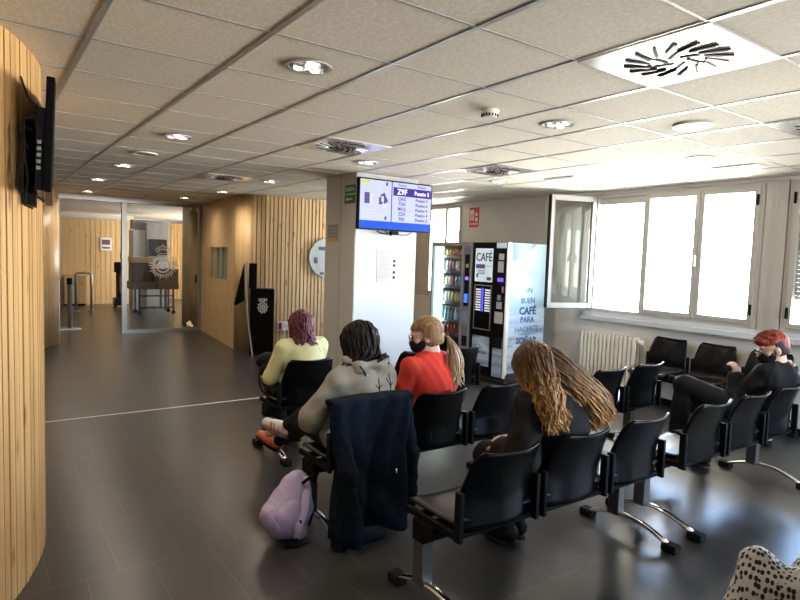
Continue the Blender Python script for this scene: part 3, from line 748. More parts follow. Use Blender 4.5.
# round disc on slat wall, behind the pillar
s = empty('round_sign', (4.87, 9.03, 1.57), 'round silvery sign on the slatted wall, half hidden by the pillar', 'sign')
bm = BM(); disc(bm, (4.84, 9.02, 1.55), .33, 'y', 40, .03); build('disc', bm, mat('disc_silver', (.50, .54, .58), .35, .3), s)
bm = BM(); box(bm, 4.60, 4.66, 8.998, 9.004, 1.46, 1.56); box(bm, 4.68, 4.80, 8.998, 9.004, 1.68, 1.74); box(bm, 4.72, 4.78, 8.99, 9.0, 1.28, 1.31)
build('print_mark', bm, mat('mark_dark', (.08, .09, .12), .5), s)

# ------------------------------------------------------------------ ceiling fixtures
def downlight(x, y, label, on=True, power=4):
    s = empty('downlight', (x, y, HC-.01), label, 'ceiling light', 'recessed round downlights')
    bm = BM(); ring(bm, (x, y, HC-.006), .105, .018, 'z', 28, .006); build('trim_ring', bm, M['tbar'], s)
    bm = BM(); disc(bm, (x, y, HC-.004), .097, 'z', 24, .003); build('reflector', bm, mat('reflector', (.75, .73, .7), .22, .9), s)
    bm = BM()
    if on:
        for k in range(3):
            a = 2*PI*k/3+.4; disc(bm, (x+.05*math.cos(a), y+.05*math.sin(a), HC-.010), .022, 'z', 12, .01)
        disc(bm, (x, y, HC-.010), .018, 'z', 12, .01)
    else:
        for k in range(2): box(bm, x-.04+k*.05, x-.02+k*.05, y-.05, y+.05, HC-.014, HC-.006)
    build('lamp', bm, M['lamp'], s)
    bm = BM()
    for k in range(4):
        mt = Matrix.Translation((x, y, HC-.012)) @ Matrix.Rotation(PI*k/4+.2, 4, 'Z')
        box(bm, -.09, .09, -.0015, .0015, -.005, .006, mtx=mt)
    build('louvre', bm, M['steel'], s)
    l = bpy.data.lights.new('downlight_lamp', 'SPOT'); l.energy = power*7; l.color = (1, .88, .72); l.spot_size = math.radians(168); l.spot_blend = 1.0; l.shadow_soft_size = .08
    o = bpy.data.objects.new('downlight_lamp', l); COL.objects.link(o); o.location = (x, y, HC-.03)
DL = [(1.33, 2.71, 'recessed round downlight nearest the camera, left of the queue screen'),
      (1.33, 5.06, 'recessed round downlight above the walkway, second in the left row'),
      (1.34, 7.27, 'recessed downlight in the left row, before the glass partition, third one'),
      (1.35, 9.07, 'recessed downlight in the left row, fourth one'),
      (1.51, 11.18, 'recessed downlight just inside the left end of the glass partition'),
      (3.15, 2.70, 'recessed round downlight right of the smoke detector'),
      (3.12, 5.04, 'recessed downlight on the ceiling just above the queue screen'),
      (3.08, 7.31, 'recessed downlight left of the pillar top over the slatted wall'),
      (3.10, 9.2, 'recessed downlight over the flat pine panel'),
      (3.00, 10.9, 'recessed downlight by the right end of the glass partition'),
      (4.97, 2.72, 'recessed downlight in front of the big window'),
      (4.94, 5.07, 'recessed downlight above the vending machines'),
      (1.39, 13.0, 'recessed downlight in the lobby beyond the doorway')]
for x, y, lb in DL: downlight(x, y, lb)
def diffuser(x, y, label, sz=.30, m=None):
    s = empty('air_diffuser', (x, y, HC-.01), label, 'air vent', 'square swirl air diffusers')
    bm = BM(); box(bm, x-sz, x+sz, y-sz, y+sz, HC-.008, HC-.003, bev=.001); build('plate', bm, mat('diffuser_metal', (.72, .72, .72), .22, .7), s)
    bm = BM()
    for k in range(16):
        a = 2*PI*k/16; r0, r1 = (.12, .235)
        mt = Matrix.Translation((x+math.cos(a)*.165, y+math.sin(a)*.165, HC-.010)) @ Matrix.Rotation(a+.45, 4, 'Z')
        box(bm, -.062, .062, -.0065, .0065, -.002, .0025, mtx=mt)
    for k in range(6):
        a = 2*PI*k/6+.3
        mt = Matrix.Translation((x+math.cos(a)*.07, y+math.sin(a)*.07, HC-.010)) @ Matrix.Rotation(a+.6, 4, 'Z')
        box(bm, -.042, .042, -.008, .008, -.002, .0025, mtx=mt)
    build('slot', bm, M['matte'], s)
    bm = BM()
    for k in range(16):
        a = 2*PI*k/16
        mt = Matrix.Translation((x+math.cos(a)*.165, y+math.sin(a)*.165, HC-.014)) @ Matrix.Rotation(a+.45, 4, 'Z')
        box(bm, -.058, .058, -.009, -.006, -.005, .002, mtx=mt)
    build('vane', bm, mat('vane_metal', (.5, .48, .5), .35, .7), s)
diffuser(2.53, 1.52, 'large square swirl diffuser shining near the top right')
diffuser(2.53, 4.48, 'square swirl diffuser above and left of the queue screen')
diffuser(4.34, 4.48, 'square swirl diffuser over the vending machines')
diffuser(2.53, 7.45, 'square swirl diffuser far off above the kiosk')
diffuser(4.34, 1.52, 'square diffuser cut by the right edge of the picture')
s = empty('smoke_detector', (2.57, 2.74, HC), 'round white smoke detector on the ceiling', 'smoke detector')
bm = BM(); disc(bm, (2.57, 2.74, HC-.010), .055, 'z', 24, .02); build('base', bm, M['white'], s)
bm = BM(); disc(bm, (2.57, 2.74, HC-.034), .045, 'z', 24, .028, r2=.05); build('head', bm, M['white'], s)
bm = BM()
for k in range(16):
    a = 2*PI*k/16; box(bm, 2.57+.047*math.cos(a)-.004, 2.57+.047*math.cos(a)+.004, 2.74+.047*math.sin(a)-.004, 2.74+.047*math.sin(a)+.004, HC-.042, HC-.026)
build('vent_slot', bm, M['matte'], s)
for x, y, lb, c in ((3.78, 2.14, 'round white flush ceiling speaker right of the downlight', (.74, .74, .72)), (1.33, 6.19, 'round flush ceiling speaker over the walkway at left', (.3, .29, .27))):
    s = empty('ceiling_speaker', (x, y, HC), lb, 'speaker')
    bm = BM(); disc(bm, (x, y, HC-.006), .105, 'z', 32, .01); build('grille', bm, mat('speaker_grille', c, .5), s)
    bm = BM(); ring(bm, (x, y, HC-.008), .108, .01, 'z', 32, .012); build('rim', bm, M['white'], s)
for x, y, lb in ((5.63, 2.73, 'slim rectangular ceiling lamp above the right sash'), (5.22, 4.34, 'slim rectangular ceiling lamp above the open sash')):
    s = empty('emergency_light', (x, y, HC), lb, 'ceiling light')
    bm = BM(); box(bm, x-.11, x+.11, y-.20, y+.20, HC-.012, HC-.001, bev=.003); build('frame', bm, M['white'], s)
    bm = BM(); box(bm, x-.085, x+.085, y-.175, y+.175, HC-.015, HC-.012); build('lens', bm, mat('lens', (.8, .8, .78), .2), s)

# ------------------------------------------------------------------ vending machines
def graphic_mat(name, axis=1):
    m, t, b = newmat(name)
    tcn = N(t, 'ShaderNodeTexCoord'); s = N(t, 'ShaderNodeSeparateXYZ'); t.links.new(tcn.outputs['Object'], s.inputs[0])
    mp = N(t, 'ShaderNodeMapping'); mp.inputs['Scale'].default_value = (1.6, 1.6, 9); mp.inputs['Rotation'].default_value = (.12, .15, 0)
    t.links.new(tcn.outputs['Object'], mp.inputs[0])
    n = N(t, 'ShaderNodeTexNoise'); n.inputs['Scale'].default_value = 1.2; n.inputs['Detail'].default_value = 5; n.inputs['Distortion'].default_value = .7
    t.links.new(mp.outputs[0], n.inputs['Vector'])
    water = N(t, 'ShaderNodeValToRGB'); water.color_ramp.elements[0].position = .35; water.color_ramp.elements[1].position = .68
    water.color_ramp.elements[0].color = (.16, .26, .42, 1); water.color_ramp.elements[1].color = (.62, .72, .84, 1)
    t.links.new(n.outputs['Fac'], water.inputs[0])
    n2 = N(t, 'ShaderNodeTexNoise'); n2.inputs['Scale'].default_value = 1.1; n2.inputs['Detail'].default_value = 2; t.links.new(tcn.outputs['Object'], n2.inputs['Vector'])
    sky = N(t, 'ShaderNodeValToRGB'); sky.color_ramp.elements[0].position = .35; sky.color_ramp.elements[1].position = .65
    sky.color_ramp.elements[0].color = (.44, .64, .84, 1); sky.color_ramp.elements[1].color = (.66, .80, .90, 1)
    t.links.new(n2.outputs['Fac'], sky.inputs[0])
    hz = N(t, 'ShaderNodeMapRange'); hz.inputs[1].default_value = .75; hz.inputs[2].default_value = 1.05
    t.links.new(s.outputs['Z'], hz.inputs[0])
    mx = N(t, 'ShaderNodeMix'); mx.data_type = 'RGBA'
    t.links.new(hz.outputs[0], mx.inputs[0]); t.links.new(water.outputs[0], mx.inputs[6]); t.links.new(sky.outputs[0], mx.inputs[7])
    t.links.new(mx.outputs[2], b.inputs['Base Color']); b.inputs['Roughness'].default_value = .3
    return m
GR = graphic_mat('printed_sea_graphic')
FX = 5.48
cv = empty('coffee_machine', (5.8, 5.7, 0), 'coffee vending machine with a pale blue printed side', 'vending machine')
bm = BM(); box(bm, FX+.03, 6.2, 5.39, 6.05, .03, 1.845, bev=.01); build('cabinet', bm, mat('machine_dark', (.03, .03, .035), .35), cv)
bm = BM(); box(bm, FX+.045, 6.19, 5.378, 5.389, .16, 1.84); sd = build('side_panel', bm, GR, cv)
bm = BM()
vs = [bm.verts.new(p) for p in ((5.535, 5.3765, 1.835), (5.98, 5.3765, 1.835), (5.80, 5.3765, 1.70), (5.62, 5.3765, 1.62), (5.535, 5.3765, 1.60))]; bm.faces.new(vs)
r = bmesh.ops.extrude_face_region(bm, geom=bm.faces[:]); [setattr(v, 'co', v.co+Vector((0, -.001, 0))) for v in r['geom'] if isinstance(v, bmesh.types.BMVert)]
build('corner_wave', bm, mat('wave_blue', (.16, .27, .45), .3), sd)
TB = mat('slogan_blue', (.02, .07, .20), .5); TBL = mat('slogan_lightblue', (.05, .14, .30), .5)
for i, (t_, z, sz, bo, mm_) in enumerate((('UN', 1.235, .105, .0, TBL), ('BUEN', 1.10, .105, .001, TBL), ('CAFÉ', .965, .135, .005, TB), ('PARA', .85, .105, .002, TB), ('HACERTE', .725, .105, .0, TBL), ('SOÑAR', .575, .115, .004, TB))):
    text_mesh('slogan', t_, sz, (5.865, 5.3765, z), ROT_MY, mm_, sd, bold=bo)
bm = BM(); ring(bm, (5.87, 5.376, 1.46), .05, .014, 'y', 4, .003); box(bm, 5.83, 5.91, 5.3745, 5.377, 1.395, 1.405); box(bm, 5.85, 5.89, 5.3745, 5.377, 1.44, 1.47); build('brand_mark', bm, mat('mark_blue', (.30, .48, .66), .5), sd)
bm = BM(); box(bm, FX-.01, FX+.03, 5.385, 5.405, .1, 1.845); box(bm, FX+.0, FX+.045, 5.38, 5.388, .14, 1.845); build('edge_strip', bm, M['white'], cv)
bm = BM(); box(bm, FX, FX+.035, 5.405, 6.045, .08, 1.845, bev=.006); dr = build('door', bm, M['plastic'], cv)
bm = BM(); box(bm, FX-.006, FX, 5.665, 5.985, 1.325, 1.765, bev=.012); cp = build('top_panel', bm, mat('panel_pale', (.62, .72, .78), .35, emit=(.55, .66, .75), es=.25), dr)
text_mesh('lettering', 'CAFÉ', .155, (FX-.0075, 5.825, 1.645), ROT_MX, M['matte'], cp, bold=.001, sx=.85)
bm = BM(); box(bm, FX-.008, FX-.006, 5.80, 5.975, 1.50, 1.555); build('purple_strip', bm, mat('strip_purple', (.10, .09, .33), .4), cp)
bm = BM()
for z in (1.47, 1.45, 1.43): box(bm, FX-.008, FX-.006, 5.80, 5.93, z-.004, z+.004)
box(bm, FX-.008, FX-.006, 5.93, 5.96, 1.38, 1.43); box(bm, FX-.008, FX-.006, 5.675, 5.76, 1.345, 1.39); box(bm, FX-.008, FX-.006, 5.67, 5.78, 1.53, 1.535)
build('print_mark', bm, mat('ink', (.06, .07, .12), .4), cp)
bm = BM()
for y0, y1, z0, z1 in ((5.66, 5.675, .69, 1.28), (5.975, 5.99, .69, 1.28), (5.66, 5.99, 1.27, 1.285), (5.66, 5.99, .685, .70)): box(bm, FX-.01, FX, y0, y1, z0, z1)
build('selection_frame', bm, M['steel'], dr)
bm = BM(); box(bm, FX-.004, FX, 5.815, 5.85, .93, 1.24); build('blue_strip', bm, mat('glow_blue', (.03, .03, .5), .4, emit=(.06, .06, .75), es=1.0), dr)
bm = BM()
for k in range(9):
    for y in (5.735, 5.91): box(bm, FX-.006, FX, y-.047, y+.047, .935+k*.034, .955+k*.034)
build('selection_label', bm, mat('label_white', (.75, .76, .78), .4, emit=(.7, .7, .75), es=.3), dr)
bm = BM(); box(bm, FX-.006, FX, 5.665, 5.985, .21, .60, bev=.012); lp = build('lower_panel', bm, GR, dr)
for a_, b_ in ((.10, .62), (1.77, 1.84)): build('printed_strip', box(BM(), FX-.005, FX+.002, 5.425, 5.60, a_, b_), GR, dr)
bm = BM(); box(bm, FX-.006, FX, 5.44, 5.59, .80, .95, bev=.004); build('return_label', bm, mat('label_tan', (.45, .42, .36), .5), dr)
bm = BM(); box(bm, FX-.008, FX, 5.46, 5.56, 1.46, 1.60, bev=.003); box(bm, FX-.008, FX, 5.46, 5.55, 1.62, 1.70); box(bm, FX-.008, FX, 5.47, 5.56, .99, 1.08)
build('label', bm, mat('label_grey', (.35, .36, .40), .5), dr)
bm = BM(); box(bm, FX-.007, FX, 5.46, 5.56, 1.34, 1.39); build('card_reader', bm, mat('glow_purple', (.1, .05, .5), .4, emit=(.14, .06, .7), es=.8), dr)
bm = BM(); box(bm, FX-.03, FX, 5.48, 5.53, 1.10, 1.17, bev=.005); box(bm, FX-.012, FX, 5.44, 5.47, 1.2, 1.28); build('coin_slot', bm, M['steel'], dr)
bm = BM(); box(bm, FX-.02, FX+.01, 5.43, 5.6, .48, .62, bev=.01); build('return_tray', bm, M['matte'], dr)
text_mesh('lettering', 'BUEN', .06, (FX-.0075, 5.80, .38), ROT_MX, TB, lp)
bm = BM()
for y in (5.46, 5.98):
    for x in (5.56, 6.12): disc(bm, (x, y, .016), .03, 'z', 12, .03)
build('foot', bm, M['rubber'], cv)

sn = empty('snack_machine', (5.8, 6.5, 0), 'snack vending machine with lit shelves of drinks and packets', 'vending machine')
DK = mat('machine_inside', (.02, .022, .028), .5)
GB = mat('machine_grey_blue', (.20, .22, .30), .35, .2)
bm = BM()
box(bm, 6.15, 6.2, 6.075, 6.95, .03, 1.845); box(bm, FX+.03, 6.15, 6.075, 6.27, .03, 1.845)   # back, right block
box(bm, FX+.03, 6.15, 6.92, 6.95, .03, 1.845); box(bm, FX+.03, 6.15, 6.27, 6.92, 1.81, 1.845); box(bm, FX+.03, 6.15, 6.27, 6.92, .03, .50)
build('cabinet', bm, DK, sn)
bm = BM(); box(bm, FX, FX+.035, 6.235, 6.28, .08, 1.845, bev=.004); box(bm, FX, FX+.035, 6.915, 6.955, .08, 1.845, bev=.004)
box(bm, FX, FX+.035, 6.07, 6.955, 1.80, 1.85, bev=.004); box(bm, FX, FX+.035, 6.28, 6.915, .08, .15, bev=.004); box(bm, FX, FX+.035, 6.07, 6.10, .08, 1.8, bev=.004)
dr = build('door', bm, mat('machine_alu', (.42, .43, .47), .3, .5), sn)
bm = BM(); box(bm, FX+.002, FX+.03, 6.10, 6.235, .08, 1.80); build('control_column', bm, GB, dr)
bm = BM(); box(bm, FX-.004, FX+.004, 6.115, 6.205, .97, 1.68, bev=.003); kp_ = build('control_panel', bm, M['matte'], dr)
bm = BM(); box(bm, FX-.007, FX-.003, 6.125, 6.195, 1.02, 1.14); build('keypad', bm, mat('key_blue', (.03, .1, .7), .4, emit=(.03, .15, .9), es=.9), kp_)
bm = BM(); box(bm, FX-.007, FX-.003, 6.125, 6.185, 1.33, 1.375); build('display', bm, mat('disp_purple', (.2, .1, .8), .4, emit=(.25, .12, .9), es=1), kp_)
bm = BM(); box(bm, FX-.007, FX-.003, 6.125, 6.185, 1.50, 1.55); build('label', bm, mat('label_gold', (.5, .42, .2), .4), kp_)
bm = BM(); box(bm, FX-.006, FX+.003, 6.115, 6.21, .72, .90, bev=.003); build('instruction_label', bm, mat('instr', (.30, .32, .38), .4), dr)
bm = BM(); box(bm, FX-.006, FX+.003, 6.12, 6.21, .42, .56, bev=.003); build('coin_return', bm, M['matte'], dr)
bm = BM(); box(bm, FX+.001, FX+.03, 6.28, 6.915, .15, .50, bev=.003); build('delivery_panel', bm, M['matte'], dr)
bm = BM(); box(bm, FX-.01, FX+.002, 6.40, 6.80, .22, .42, bev=.006); build('delivery_flap', bm, M['plastic'], dr)
bm = BM(); box(bm, FX+.012, FX+.018, 6.28, 6.915, .50, 1.80); build('pane', bm, glass_mat('machine_glass', (.93, .96, .97)), dr)
bm = BM(); box(bm, FX+.022, FX+.05, 6.725, 6.905, .56, 1.79, bev=.004); build('lamp_strip', bm, mat('machine_lamp', (.6, .75, .72), .5, emit=(.66, .86, .80), es=.9), sn)
shelf_z = [1.655, 1.44, 1.225, .99, .735, .545]
bm = BM()
for z in shelf_z:
    box(bm, FX+.06, 6.12, 6.285, 6.905, z-.012, z)
    box(bm, FX+.055, FX+.062, 6.285, 6.725, z-.03, z+.012)
build('shelf', bm, mat('shelf_metal', (.22, .23, .26), .35, .6), sn)
bm = BM(); box(bm, FX+.06, 6.1, 6.735, 6.74, .52, 1.8); build('divider', bm, mat('divider_pale', (.55, .6, .6), .4), sn)
il = bpy.data.lights.new('machine_lamp', 'AREA'); il.shape = 'RECTANGLE'; il.size = .03; il.size_y = 1.1; il.energy = 1.6; il.color = (.9, 1, .98)
o = bpy.data.objects.new('machine_lamp', il); COL.objects.link(o); o.location = (FX+.055, 6.715, 1.2); o.rotation_euler = (PI/2, 0, PI)
snackcols = [(.55, .05, .04), (.62, .45, .08), (.08, .12, .4), (.6, .6, .62), (.05, .25, .12), (.6, .22, .05), (.35, .05, .2), (.1, .35, .5), (.12, .07, .05), (.62, .55, .3)]
SM = [mat('wrapper_%s' % n_, c, .3, noise=.5, nscale=60) for n_, c in zip(('red', 'gold', 'blue', 'silver', 'green', 'orange', 'plum', 'cyan', 'brown', 'beige'), snackcols)]
def packet(name, x, y, z, wd, h, m, lab, grp):
    bm = BM()
    def fn(u, v):
        a = 2*PI*u; t = 1-abs(2*v-1)**3
        return (x+.028*t*math.cos(a), y+wd/2*math.sin(a)*(1-.06*t), z+h*v)
    n = 12; rings = []
    for j in range(7):
        rings.append([bm.verts.new(fn(i/n, j/6)) for i in range(n)])
    for j in range(6):
        for i in range(n):
            f = bm.faces.new((rings[j][i], rings[j][(i+1) % n], rings[j+1][(i+1) % n], rings[j+1][i])); f.smooth = True
    bmesh.ops.remove_doubles(bm, verts=bm.verts, dist=1e-5)
    tag(build(name, bm, m), lab, 'snack', grp)
def bottle(x, y, z, h, m, lab, grp, capm):
    bm = BM(); pr = [(0, .026), (.08*h, .029), (.55*h, .029), (.62*h, .027), (.82*h, .012), (.9*h, .012)]
    n = 12; R = [[bm.verts.new((x+r*math.cos(2*PI*k/n), y+r*math.sin(2*PI*k/n), z+dz)) for k in range(n)] for dz, r in pr]
    for A, B in zip(R, R[1:]):
        for k in range(n): f = bm.faces.new((A[k], A[(k+1) % n], B[(k+1) % n], B[k])); f.smooth = True
    bm.faces.new(R[0]); bm.faces.new(R[-1])
    o = tag(build('drink_bottle', bm, m), lab, 'bottle', grp)
    bm = BM(); disc(bm, (x, y, z+.95*h), .014, 'z', 10, .1*h); build('cap', bm, capm, o)
names = ['top', 'second', 'third', 'fourth', 'fifth', 'bottom']
for si, z in enumerate(shelf_z):
    n_ = 6
    for k in range(n_):
        y = 6.325+k*(.355/(n_-1)); x = FX+.095
        if si == 0: packet('snack_packet', x, y, z+.001, .066, .11, SM[[1, 5, 0, 0, 5, 1][k]], 'small orange or red snack packet on the top shelf of the snack machine', 'packets on the top machine shelf')
        elif si == 1: packet('snack_packet', x, y, z+.001, .070, .15, SM[[9, 8, 3, 8, 6, 3][k]], 'dark or silvery snack packet on the second shelf of the snack machine', 'packets on the second machine shelf')
        elif si == 2: packet('snack_packet', x, y, z+.001, .070, .15, SM[[7, 7, 2, 0, 3, 9][k]], 'snack packet on the third shelf of the snack machine', 'packets on the third machine shelf')
        elif si == 3: packet('snack_packet', x, y, z+.001, .070, .16, SM[[9, 1, 9, 1, 9, 3][k]], 'beige or gold snack packet on the fourth shelf of the snack machine', 'packets on the fourth machine shelf')
        elif si == 4: bottle(x, y, z+.001, .19, SM[[2, 7, 3, 2, 4, 7][k]], 'blue or green drink bottle on the fifth shelf of the snack machine', 'bottles on the fifth machine shelf', M['white'])
        else: bottle(x, y, z+.001, .155, SM[[0, 0, 8, 0, 0, 8][k]], 'red or brown drink bottle on the bottom shelf of the snack machine', 'bottles on the bottom machine shelf', SM[0])
bm = BM()
for y in (6.15, 6.88):
    for x in (5.56, 6.12): disc(bm, (x, y, .016), .03, 'z', 12, .03)
build('foot', bm, M['rubber'], sn)

# ------------------------------------------------------------------ beam benches
def back_fn(u, v):
    s = 2*u-1; t = v
    half = .222 if t < .45 else .222-.032*((t-.45)/.55)**1.0
    c = max(0, (t-.9)/.1); half -= .02*c*c
    y = .065+.035*math.sin(min(1, t/.5)*PI/2)*0 - .085*max(0, (t-.35)/.65)**1.4 + .04*s*s
    y -= .012*max(0, (t-.9)/.1)**2
    z = .425+.365*t + .012*s*s*t
    return (s*half, y, z)
def seat_fn(u, v):
    s = 2*u-1; y = .085+.40*v
    z = .452-.016*math.sin(PI*v)*(1-s*s*.6)+.012*s*s - .05*max(0, (v-.85)/.15)**2*.6 + .03*max(0, (.1-v)/.1)
    return (s*(.222-.02*max(0, v-.8)/.2), y, z)
def make_bench(nseat, label, group='black beam seating benches'):
    b = empty('beam_bench', (0, 0, 0), label, 'bench', group)
    sp_ = .53; x0 = -(nseat-1)/2*sp_
    leg_x = (nseat-1)/2*sp_+.22
    for k in range(nseat):
        cx = x0+k*sp_
        bm = BM(); sheet(bm, lambda u, v: Vector(back_fn(u, v))+Vector((cx, 0, 0)), 14, 14, .013)
        bk_ = build('backrest', bm, M['plastic'], b)
        bm = BM(); sheet(bm, lambda u, v: Vector(seat_fn(u, v))+Vector((cx, 0, 0)), 12, 14, .016)
        build('seat', bm, M['seatplastic'], b)
        for sx in (-1, 1):
            bm = BM(); X = cx+sx*.238
            box(bm, X-.011, X+.011, .055, .095, .40, .62, bev=.004)
            box(bm, X-.011, X+.011, .06, .44, .405, .435, bev=.004)
            build('bracket', bm, M['matte'], b)
        bm = BM(); box(bm, cx-.235, cx+.235, .08, .115, .405, .425, bev=.003); box(bm, cx-.235, cx+.235, .33, .36, .405, .435, bev=.003); build('seat_rail', bm, M['matte'], b)
    bm = BM(); box(bm, x0-.26, -x0+.26, .225, .305, .345, .405, bev=.006); build('beam', bm, M['matte'], b)
    for sx in (-1, 1):
        X = sx*leg_x
        lg = build('leg', box(BM(), X-.032, X+.032, .30, .375, .09, .40, bev=.006), mat('leg_grey', (.13, .13, .135), .33, .6), b)
        bm = BM(); pts = []
        for k in range(13):
            t = k/12; y = -.02+.55*t; z = .035+.07*math.sin(PI*t)
            pts.append((X, y, z))
        tube(bm, pts, [.024]*13, 10, flat=(1.0, .5)); build('foot_bar', bm, M['chrome'], lg)
        for y in (-.03, .535):
            bm = BM(); box(bm, X-.034, X+.034, y-.045, y+.045, .0, .05, bev=.016); build('rubber_foot', bm, M['rubber'], lg)
        bm = BM(); box(bm, X-.036, X+.036, .295, .38, .30, .40, bev=.006); build('clamp', bm, M['matte'], lg)
    return b
b3 = make_bench(3, 'black three seat bench nearest the camera, its left seat empty')
b3.location = (2.44, 1.79, 0)
def put(src, x, y, rz, label):
    c = copy_tree(src); c.location = (x, y, 0); c.rotation_euler = (0, 0, rz); c['label'] = label; return c
put(b3, 4.21, 1.79, 0, 'black three seat bench in the front row at right, with the red-haired person')
put(b3, 2.36, 2.80, 0, 'black three seat bench carrying the navy coat and the person in red')
put(b3, 4.07, 2.80, 0, 'black three seat bench in the second row at right, empty seats before the radiator')
put(b3, 6.43, 3.17, PI/2, 'black bench standing against the window wall under the sill')
b4 = make_bench(4, 'black bench in the far row, with the person in the yellow shirt')
b4.location = (2.92, 4.15, 0)
# folded newspaper like sheets on the seats by the window

# ------------------------------------------------------------------ organic surfaces: distance fields polygonised with surface nets
def surface_net(V, lo, h):
    S = V < 0
    nx, ny, nz = V.shape
    acc = np.zeros((nx-1, ny-1, nz-1, 3), np.float32); cnt = np.zeros((nx-1, ny-1, nz-1), np.float32)
    offs = [(0, 0), (0, 1), (1, 0), (1, 1)]
    for ax in range(3):
        o1, o2 = [a for a in range(3) if a != ax]
        for a, b in offs:
            s0 = [slice(0, n-1) for n in V.shape]; s0[o1] = slice(a, V.shape[o1]-1+a); s0[o2] = slice(b, V.shape[o2]-1+b)
            s1 = list(s0); s0[ax] = slice(0, V.shape[ax]-1); s1[ax] = slice(1, V.shape[ax])
            v0 = V[tuple(s0)]; v1 = V[tuple(s1)]; m = (v0 < 0) != (v1 < 0)
            t = np.where(m, v0/(v0-v1+1e-12), 0)
            acc[..., ax] += t*m; acc[..., o1] += a*m; acc[..., o2] += b*m; cnt += m
    mask = cnt > 0
    idx = -np.ones(mask.shape, np.int64); idx[mask] = np.arange(mask.sum())
    ijk = np.argwhere(mask).astype(np.float32)
    P = (ijk+acc[mask]/cnt[mask][:, None])*h+np.array(lo, np.float32)
    faces = []
    for ax in range(3):
        o1, o2 = (ax+1) % 3, (ax+2) % 3
        sa = [slice(1, n-1) for n in V.shape]; sb = list(sa); sa[ax] = slice(0, V.shape[ax]-1); sb[ax] = slice(1, V.shape[ax])
        m = S[tuple(sa)] != S[tuple(sb)]
        w_ = np.argwhere(m)
        if len(w_) == 0: continue
        base = w_.copy(); 
        for a in range(3):
            if a != ax: base[:, a] += 1
        inside = S[tuple(base.T)]
        def cell(d1, d2):
            c = base.copy(); c[:, o1] += d1; c[:, o2] += d2; return idx[tuple(c.T)]
        q = np.stack([cell(-1, -1), cell(0, -1), cell(0, 0), cell(-1, 0)], 1)
        q[~inside] = q[~inside][:, ::-1]
        faces.append(q)
    return P, np.concatenate(faces)
def wob(X, Y, Z, seed, f):
    r = np.random.RandomState(seed); out = 0
    for _ in range(5):
        k = r.normal(size=3)*f; out = out+np.sin(k[0]*X+k[1]*Y+k[2]*Z+r.rand()*6.28)
    return out/5
def sdf_obj(name, prims, m, parent, h=.008, k=.02, wrinkle=0, wf=22, seed=1, cuts=(), paint=None):
    """prims: ('c',a,ra,b,rb[,k]) capsule cone, ('e',c,(rx,ry,rz)[,R[,k]]) ellipsoid ; '-e','-c' subtract"""
    pts = []
    for p in prims:
        if p[0] == 'c': pts += [np.array(p[1])-p[2], np.array(p[1])+p[2], np.array(p[3])-p[4], np.array(p[3])+p[4]]
        elif p[0] == 'e': r = max(p[2]); pts += [np.array(p[1])-r, np.array(p[1])+r]
    pts = np.array(pts); lo = pts.min(0)-.03; hi = pts.max(0)+.03
    ax = [np.arange(lo[i], hi[i]+h, h, dtype=np.float32) for i in range(3)]
    V = np.full([len(a) for a in ax], .2, np.float32)
    for p in prims:
        kind = p[0]; sub = kind[0] == '-'; kk = k
        if kind[-1] == 'c':
            a, ra, b, rb = np.array(p[1], np.float32), p[2], np.array(p[3], np.float32), p[4]
            if len(p) > 5: kk = p[5]
            l_, h_ = np.minimum(a-ra, b-rb), np.maximum(a+ra, b+rb)
        else:
            c = np.array(p[1], np.float32); r = np.array(p[2], np.float32); R = p[3] if len(p) > 3 else None
            if len(p) > 4: kk = p[4]
            rm = r.max() if R is not None else r; l_, h_ = c-rm, c+rm
        pad = kk+.03
        sl = []
        for i in range(3):
            i0 = max(0, int((l_[i]-pad-lo[i])/h)); i1 = min(len(ax[i]), int((h_[i]+pad-lo[i])/h)+2); sl.append(slice(i0, max(i0, i1)))
        X, Y, Z = np.meshgrid(ax[0][sl[0]], ax[1][sl[1]], ax[2][sl[2]], indexing='ij')
        if X.size == 0: continue
        if kind[-1] == 'c':
            d = b-a; L2 = float(d@d)+1e-9
            t = np.clip(((X-a[0])*d[0]+(Y-a[1])*d[1]+(Z-a[2])*d[2])/L2, 0, 1)
            D = np.sqrt((X-a[0]-t*d[0])**2+(Y-a[1]-t*d[1])**2+(Z-a[2]-t*d[2])**2)-(ra+(rb-ra)*t)
        else:
            q = np.stack([X-c[0], Y-c[1], Z-c[2]], -1)
            if R is not None: q = q @ np.array(R, np.float32)
            k0 = np.sqrt(((q/r)**2).sum(-1)); k1 = np.sqrt(((q/(r*r))**2).sum(-1))+1e-6
            D = k0*(k0-1)/k1
        T = tuple(sl); W = V[T]
        if sub:
            D = -D; hh = np.clip(.5-.5*(W-D)/kk, 0, 1); V[T] = W*(1-hh)+D*hh+kk*hh*(1-hh)
        else:
            hh = np.clip(.5+.5*(D-W)/kk, 0, 1); V[T] = D+(W-D)*hh-kk*hh*(1-hh)
    X, Y, Z = np.meshgrid(*ax, indexing='ij', sparse=True)
    if wrinkle: V += wrinkle*wob(X, Y, Z, seed, wf)+wrinkle*.5*wob(X, Y, Z, seed+9, wf*2.2)
    for cf in cuts: V = np.maximum(V, cf(X, Y, Z)).astype(np.float32)
    V[0] = V[-1] = .1; V[:, 0] = V[:, -1] = .1; V[:, :, 0] = V[:, :, -1] = .1
    P, F = surface_net(V, lo, h)
    me = bpy.data.meshes.new(name)
    me.from_pydata(P.tolist(), [], F.tolist()); me.update()
    me.polygons.foreach_set('use_smooth', [True]*len(me.polygons))
    return link_mesh(name, me, m, parent)
V3 = lambda *a: np.array(a, float)
def unit(v): v = np.array(v, float); return v/np.linalg.norm(v)
